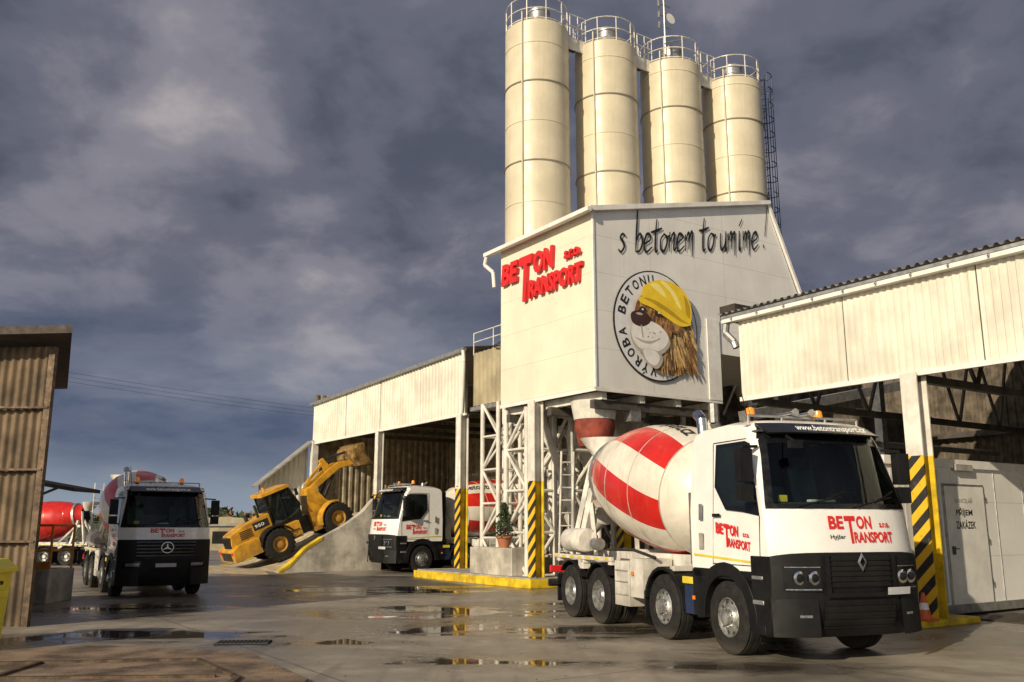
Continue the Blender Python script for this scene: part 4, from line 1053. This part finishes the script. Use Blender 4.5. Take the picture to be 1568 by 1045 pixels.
# ================================================================== WHEEL LOADER
def loader():
    p=C+Vector((math.cos(TH),math.sin(TH),0))*(-1.9)+Vector((-math.sin(TH),math.cos(TH),0))*(20.5)
    rt=empty('wheel_loader',(p.x,p.y,.40),(0,rad(-23),TH),.89)
    g=MB()
    for x in (0,3.3):
        for sd_ in (-1,1):
            o=(x,sd_*1.05,.78)
            g.lathe([(.40,-.3),(.62,-.32),(.74,-.28),(.78,-.2),(.78,.2),(.74,.28),(.62,.32),(.40,.3)],o,(0,sd_,0),'tyre',32,cap=False)
            for k in range(22):
                t=2*math.pi*k/22; q_=Vector((x+.775*math.cos(t),sd_*1.05,.78+.775*math.sin(t)))
                g.beam(q_+Vector((0,-.26,0)),q_+Vector((0,.26,0)),.09,.07,'tyre',up=(math.cos(t),0,math.sin(t)))
            g.lathe([(.41,.26),(.38,.27),(.34,.12),(.20,.10),(.18,.2),(.0,.22)],o,(0,sd_,0),'loader_yellow',24,cap=False)
        g.cyl((x,-.9,.78),(x,.9,.78),.2,'chassis',12)
    g.done('wheels',rt,smooth=35)
    g=MB()
    g.prism([(-1.95,.95),(-2.05,1.55),(-1.95,2.0),(-1.4,2.2),(.15,2.35),(.15,1.15),(-.6,1.1)],-.68,.68,'loader_yellow')
    g.prism([(-2.25,.75),(-2.25,1.35),(-1.9,1.5),(-.85,1.5),(-.85,.75)],-1.2,1.2,'loader_yellow')
    g.box(-.9,1.6,-.5,.5,.75,1.3,'chassis'); g.box(1.5,2.4,-.25,.25,.6,1.4,'chassis')
    g.prism([(2.2,.5),(2.2,1.6),(2.5,2.7),(2.9,2.7),(3.3,1.8),(4.0,1.3),(4.0,.5)],-.5,.5,'loader_yellow')
    for sd_ in (-1,1):
        a,b=sorted((sd_*.72,sd_*1.35))
        arc(g,0,.88,.95,a,b,25,165,'black_plastic',zc=.78); arc(g,3.3,.88,.94,a,b,70,180,'loader_yellow',zc=.78)
        g.box(.5,1.3,*sorted((sd_*.75,sd_*1.25)),.7,1.5,'loader_yellow'); g.box(.6,1.2,*sorted((sd_*1.25,sd_*1.3)),.75,.8,'chassis')
        g.box(.6,1.2,*sorted((sd_*1.25,sd_*1.3)),1.1,1.14,'chassis')
        for k in range(5): g.box(-1.55,-.9,*sorted((sd_*.685,sd_*.70)),1.62+k*.09,1.66+k*.09,'chassis')
        g.box(-.80,.02,*sorted((sd_*.682,sd_*.695)),1.80,2.18,'chassis')
    g.box(-2.08,-2.0,-.55,.55,1.35,1.95,'chassis')
    for k in range(6): g.box(-2.11,-2.06,-.5,.5,1.4+k*.09,1.44+k*.09,'black_plastic')
    g.box(-2.28,-2.24,-1.1,-.85,1.15,1.3,'text_red'); g.box(-2.28,-2.24,.85,1.1,1.15,1.3,'text_red')
    g.box(-2.27,-2.24,-.75,.75,.85,1.25,'chassis')
    g.cyl((-.3,-.35,2.3),(-.3,-.35,2.95),.07,'chassis'); g.cyl((-.7,.3,2.25),(-.7,.3,2.6),.1,'chassis')
    g.done('body',rt,bevel=.03)
    g=MB()
    g.prism([(.15,1.4),(.2,3.2),(1.45,3.2),(1.8,2.1),(1.75,1.4)],-.72,.72,'cab_glass')
    g.prism([(.02,3.2),(.05,3.38),(1.5,3.38),(1.65,3.2)],-.82,.82,'loader_yellow')
    for sd_ in (-1,1):
        y=sd_*.735
        g.beam((.17,y,1.4),(.2,y,3.2),.06,.1,'black_plastic',up=(1,0,0)); g.beam((1.82,y,2.1),(1.47,y,3.2),.06,.1,'black_plastic',up=(1,0,0)); g.beam((.95,y,1.4),(.95,y,3.2),.05,.08,'black_plastic',up=(1,0,0))
        g.beam((.15,y,1.45),(1.8,y,1.45),.06,.2,'black_plastic')
        g.beam((1.5,sd_*.8,3.1),(1.7,sd_*1.2,3.0),.03,.03,'black_plastic'); g.box(1.62,1.72,*sorted((sd_*1.1,sd_*1.3)),2.7,3.05,'black_plastic')
    g.cyl((.6,.3,3.38),(.6,.3,3.55),.06,'beacon')
    text(g,'950',( -.72,-.702,1.90),(1,0,0),(0,0,1),.5,.16,'text_white',0,.02)
    g.done('cab',rt,bevel=.015)
    g=MB()
    for sd_ in (-1,1):
        a,b=sorted((sd_*.36,sd_*.48))
        g.prism([(2.45,2.35),(2.45,2.65),(3.9,3.20),(4.6,3.38),(5.5,3.22),(5.55,3.02),(5.3,2.98),(4.6,3.06),(4.0,2.86)],a,b,'loader_yellow')
        g.cyl((2.9,sd_*.3,1.5),(4.2,sd_*.36,2.9),.08,'chassis'); g.cyl((3.6,sd_*.33,2.3),(4.3,sd_*.36,3.0),.045,'chrome')
    g.box(4.2,4.5,-.45,.45,2.95,3.15,'loader_yellow')
    g.beam((2.7,0,2.9),(4.0,0,3.65),.14,.14,'loader_yellow'); g.prism([(3.9,3.05),(3.8,3.8),(4.05,3.85),(4.35,3.15)],-.1,.1,'loader_yellow'); g.beam((3.95,0,3.75),(5.4,0,3.7),.1,.12,'chassis')
    pr=[(5.40,2.85),(5.28,3.35),(5.40,3.75),(5.7,3.95),(6.2,3.93),(6.2,3.86),(5.75,3.85),(5.5,3.65),(5.38,3.35),(5.48,2.92),(6.3,2.70),(6.3,2.63)]
    g.prism(pr,-1.15,1.15,'bucket_steel')
    for sd_ in (-1,1): g.prism([(5.40,2.85),(5.31,3.35),(5.42,3.72),(5.7,3.92),(6.1,3.87),(5.95,3.3),(6.2,2.68)],*sorted((sd_*1.15,sd_*1.19)),'bucket_steel')
    for k in range(7): g.box(6.25,6.43,-1.12+k*.36,-1.02+k*.36,2.60,2.68,'chassis')
    g.done('arms_and_bucket',rt,bevel=.02)
loader()
# ================================================================== LEFT SIDE
SH=empty('corrugated_shed')
g=MB()
zl=[0.0,1.55,2.9,4.1,5.32]
for k in range(4):
    g.corr((-16.5,17.95),(-9.05,17.45),zl[k]+(.0 if k==0 else -.06),zl[k+1],.17,.05,'cladding_rust',style='sin')
g.corr((-9.05,17.47),(-12.6,23.0),0,5.3,.17,.05,'cladding_rust',style='sin')
g.done('walls',SH)
g=MB()
for zz in zl[1:4]: g.box(-16.5,-9.03,17.36,17.44,zz-.02,zz+.02,'rust_steel')
g.box(-9.12,-9.0,17.38,17.5,0,5.3,'rust_steel')
g.add([(-17,17.0,5.32),(-8.42,16.8,5.46),(-8.42,16.8,5.62),(-17,17.0,5.48),(-20,24,5.27),(-12.0,24,5.46),(-12.0,24,5.62),(-20,24,5.50)],[(0,1,2,3),(4,7,6,5),(0,4,5,1),(1,5,6,2),(2,6,7,3),(3,7,4,0)],'roof_dark')
g.done('roof_and_trim',SH)
g=MB(); g.add([(-13.6,24.5,3.15),(-11.9,24.7,2.85),(-11.9,26.3,2.85),(-13.6,26.3,3.15),(-13.6,24.5,3.05),(-11.9,24.7,2.75),(-11.9,26.3,2.75),(-13.6,26.3,3.05)],[(0,1,2,3),(4,5,6,7),(0,1,5,4),(1,2,6,5),(2,3,7,6),(3,0,4,7)],'roof_dark')
g.beam((-13.6,25,2.4),(-12.4,25,2.9),.06,.06,'roof_dark'); g.box(-13.5,-13.3,25,25.2,0,3.1,'rust_steel'); g.done('canopy',SH)
CB=empty('concrete_block'); g=MB(); g.box(-12.6,-11.15,22.3,23.6,0,.80,'concrete'); g.done('block',CB,bevel=.03)
RL=empty('safety_railing'); g=MB()
for zz in (1.25,1.85):
    g.cyl((-12.6,22.4,zz),(-11.2,22.4,zz),.03,'orange_rail'); g.cyl((-11.2,22.4,zz),(-11.2,23.5,zz),.03,'orange_rail')
for x_ in (-12.6,-11.9,-11.2): g.cyl((x_,22.4,.8),(x_,22.4,1.85),.03,'orange_rail')
g.cyl((-11.2,23.5,.8),(-11.2,23.5,1.85),.03,'orange_rail'); g.box(-12.6,-11.2,22.38,22.42,.8,.98,'orange_rail'); g.done('rails',RL,smooth=40)
YB=empty('yellow_waste_container',(-8.60,14.2,0),(0,0,rad(6))); g=MB()
g.prism([(-.62,.12),(-.70,1.15),(.70,1.15),(.62,.12)],-.5,.5,'bin_yellow'); g.box(-.76,.76,-.56,.56,1.13,1.2,'bin_yellow')
g.prism([(-.74,1.2),(-.6,1.33),(.6,1.33),(.74,1.2)],-.54,.54,'bin_yellow')
for x_ in (-.45,0,.45): g.box(x_-.03,x_+.03,-.53,-.5,.2,1.1,'bin_yellow')
for x_ in (-.5,.5):
    for y_ in (-.35,.35): g.lathe([(.09,-.03),(.09,.03)],(x_,y_,.09),(0,1,0),'tyre',14)
g.cyl((.76,-.3,1.0),(.9,-.3,1.0),.03,'chassis'); g.box(.70,.74,-.3,.3,.75,.85,'bin_yellow'); g.done('bin_body',YB,bevel=.02)
BW=empty('distant_warehouse',(-22,70,0),(0,0,rad(10))); g=MB()
g.prism([(-7,0),(-7,2.0),(0,2.5),(7,2.0),(7,0)],0,12,'cladding_beige'); g.box(-7.2,7.2,-.2,-.02,1.8,2.0,'roof_sheet')
for k in range(5): g.box(-6+k*2.6,-4.6+k*2.6,-.05,.0,.5,1.4,'dark_inside')
g.done('walls',BW)
random.seed(11)
g=MB()
for i in range(5200):
    t=random.random(); x_=-140+t*120; yb=165+30*math.sin(x_*.05)
    hmax=4.0+2.2*noise.noise(Vector((x_*.12,0,0)))+1.4*noise.noise(Vector((x_*.5,3,0)))
    z_=random.random()**.8*max(1,hmax); s_=.35+random.random()*.5
    c_=Vector((x_,yb+random.uniform(-3,3),z_)); d=Vector((random.uniform(-1,1),random.uniform(-1,1),random.uniform(-1,1))).normalized()*s_; e_=d.cross(Vector((random.random(),random.random(),random.random()))).normalized()*s_*.7
    g.add([c_-d,c_+e_,c_+d,c_-e_],[(0,1,2,3)],random.choice(['leaf','leaf_dark','leaf_dark','mane_c']))
g.done('distant_trees',normals=False)
g=MB()
g.box(-140,-10,162,163,-.1,2.2,'leaf_dark'); g.done('distant_hedge')
PL=empty('power_line'); g=MB()
for k in range(3):
    pts=[]
    for i in range(21):
        f=i/20; pts.append((-66+56*f,95+45*f,20.5-3.5*f-4*f*(1-f)*.8+k*.55-.5))
    g.pipe(pts,.016,'chassis',4)
g.done('wires',PL)
print('OK',len(bpy.data.objects))
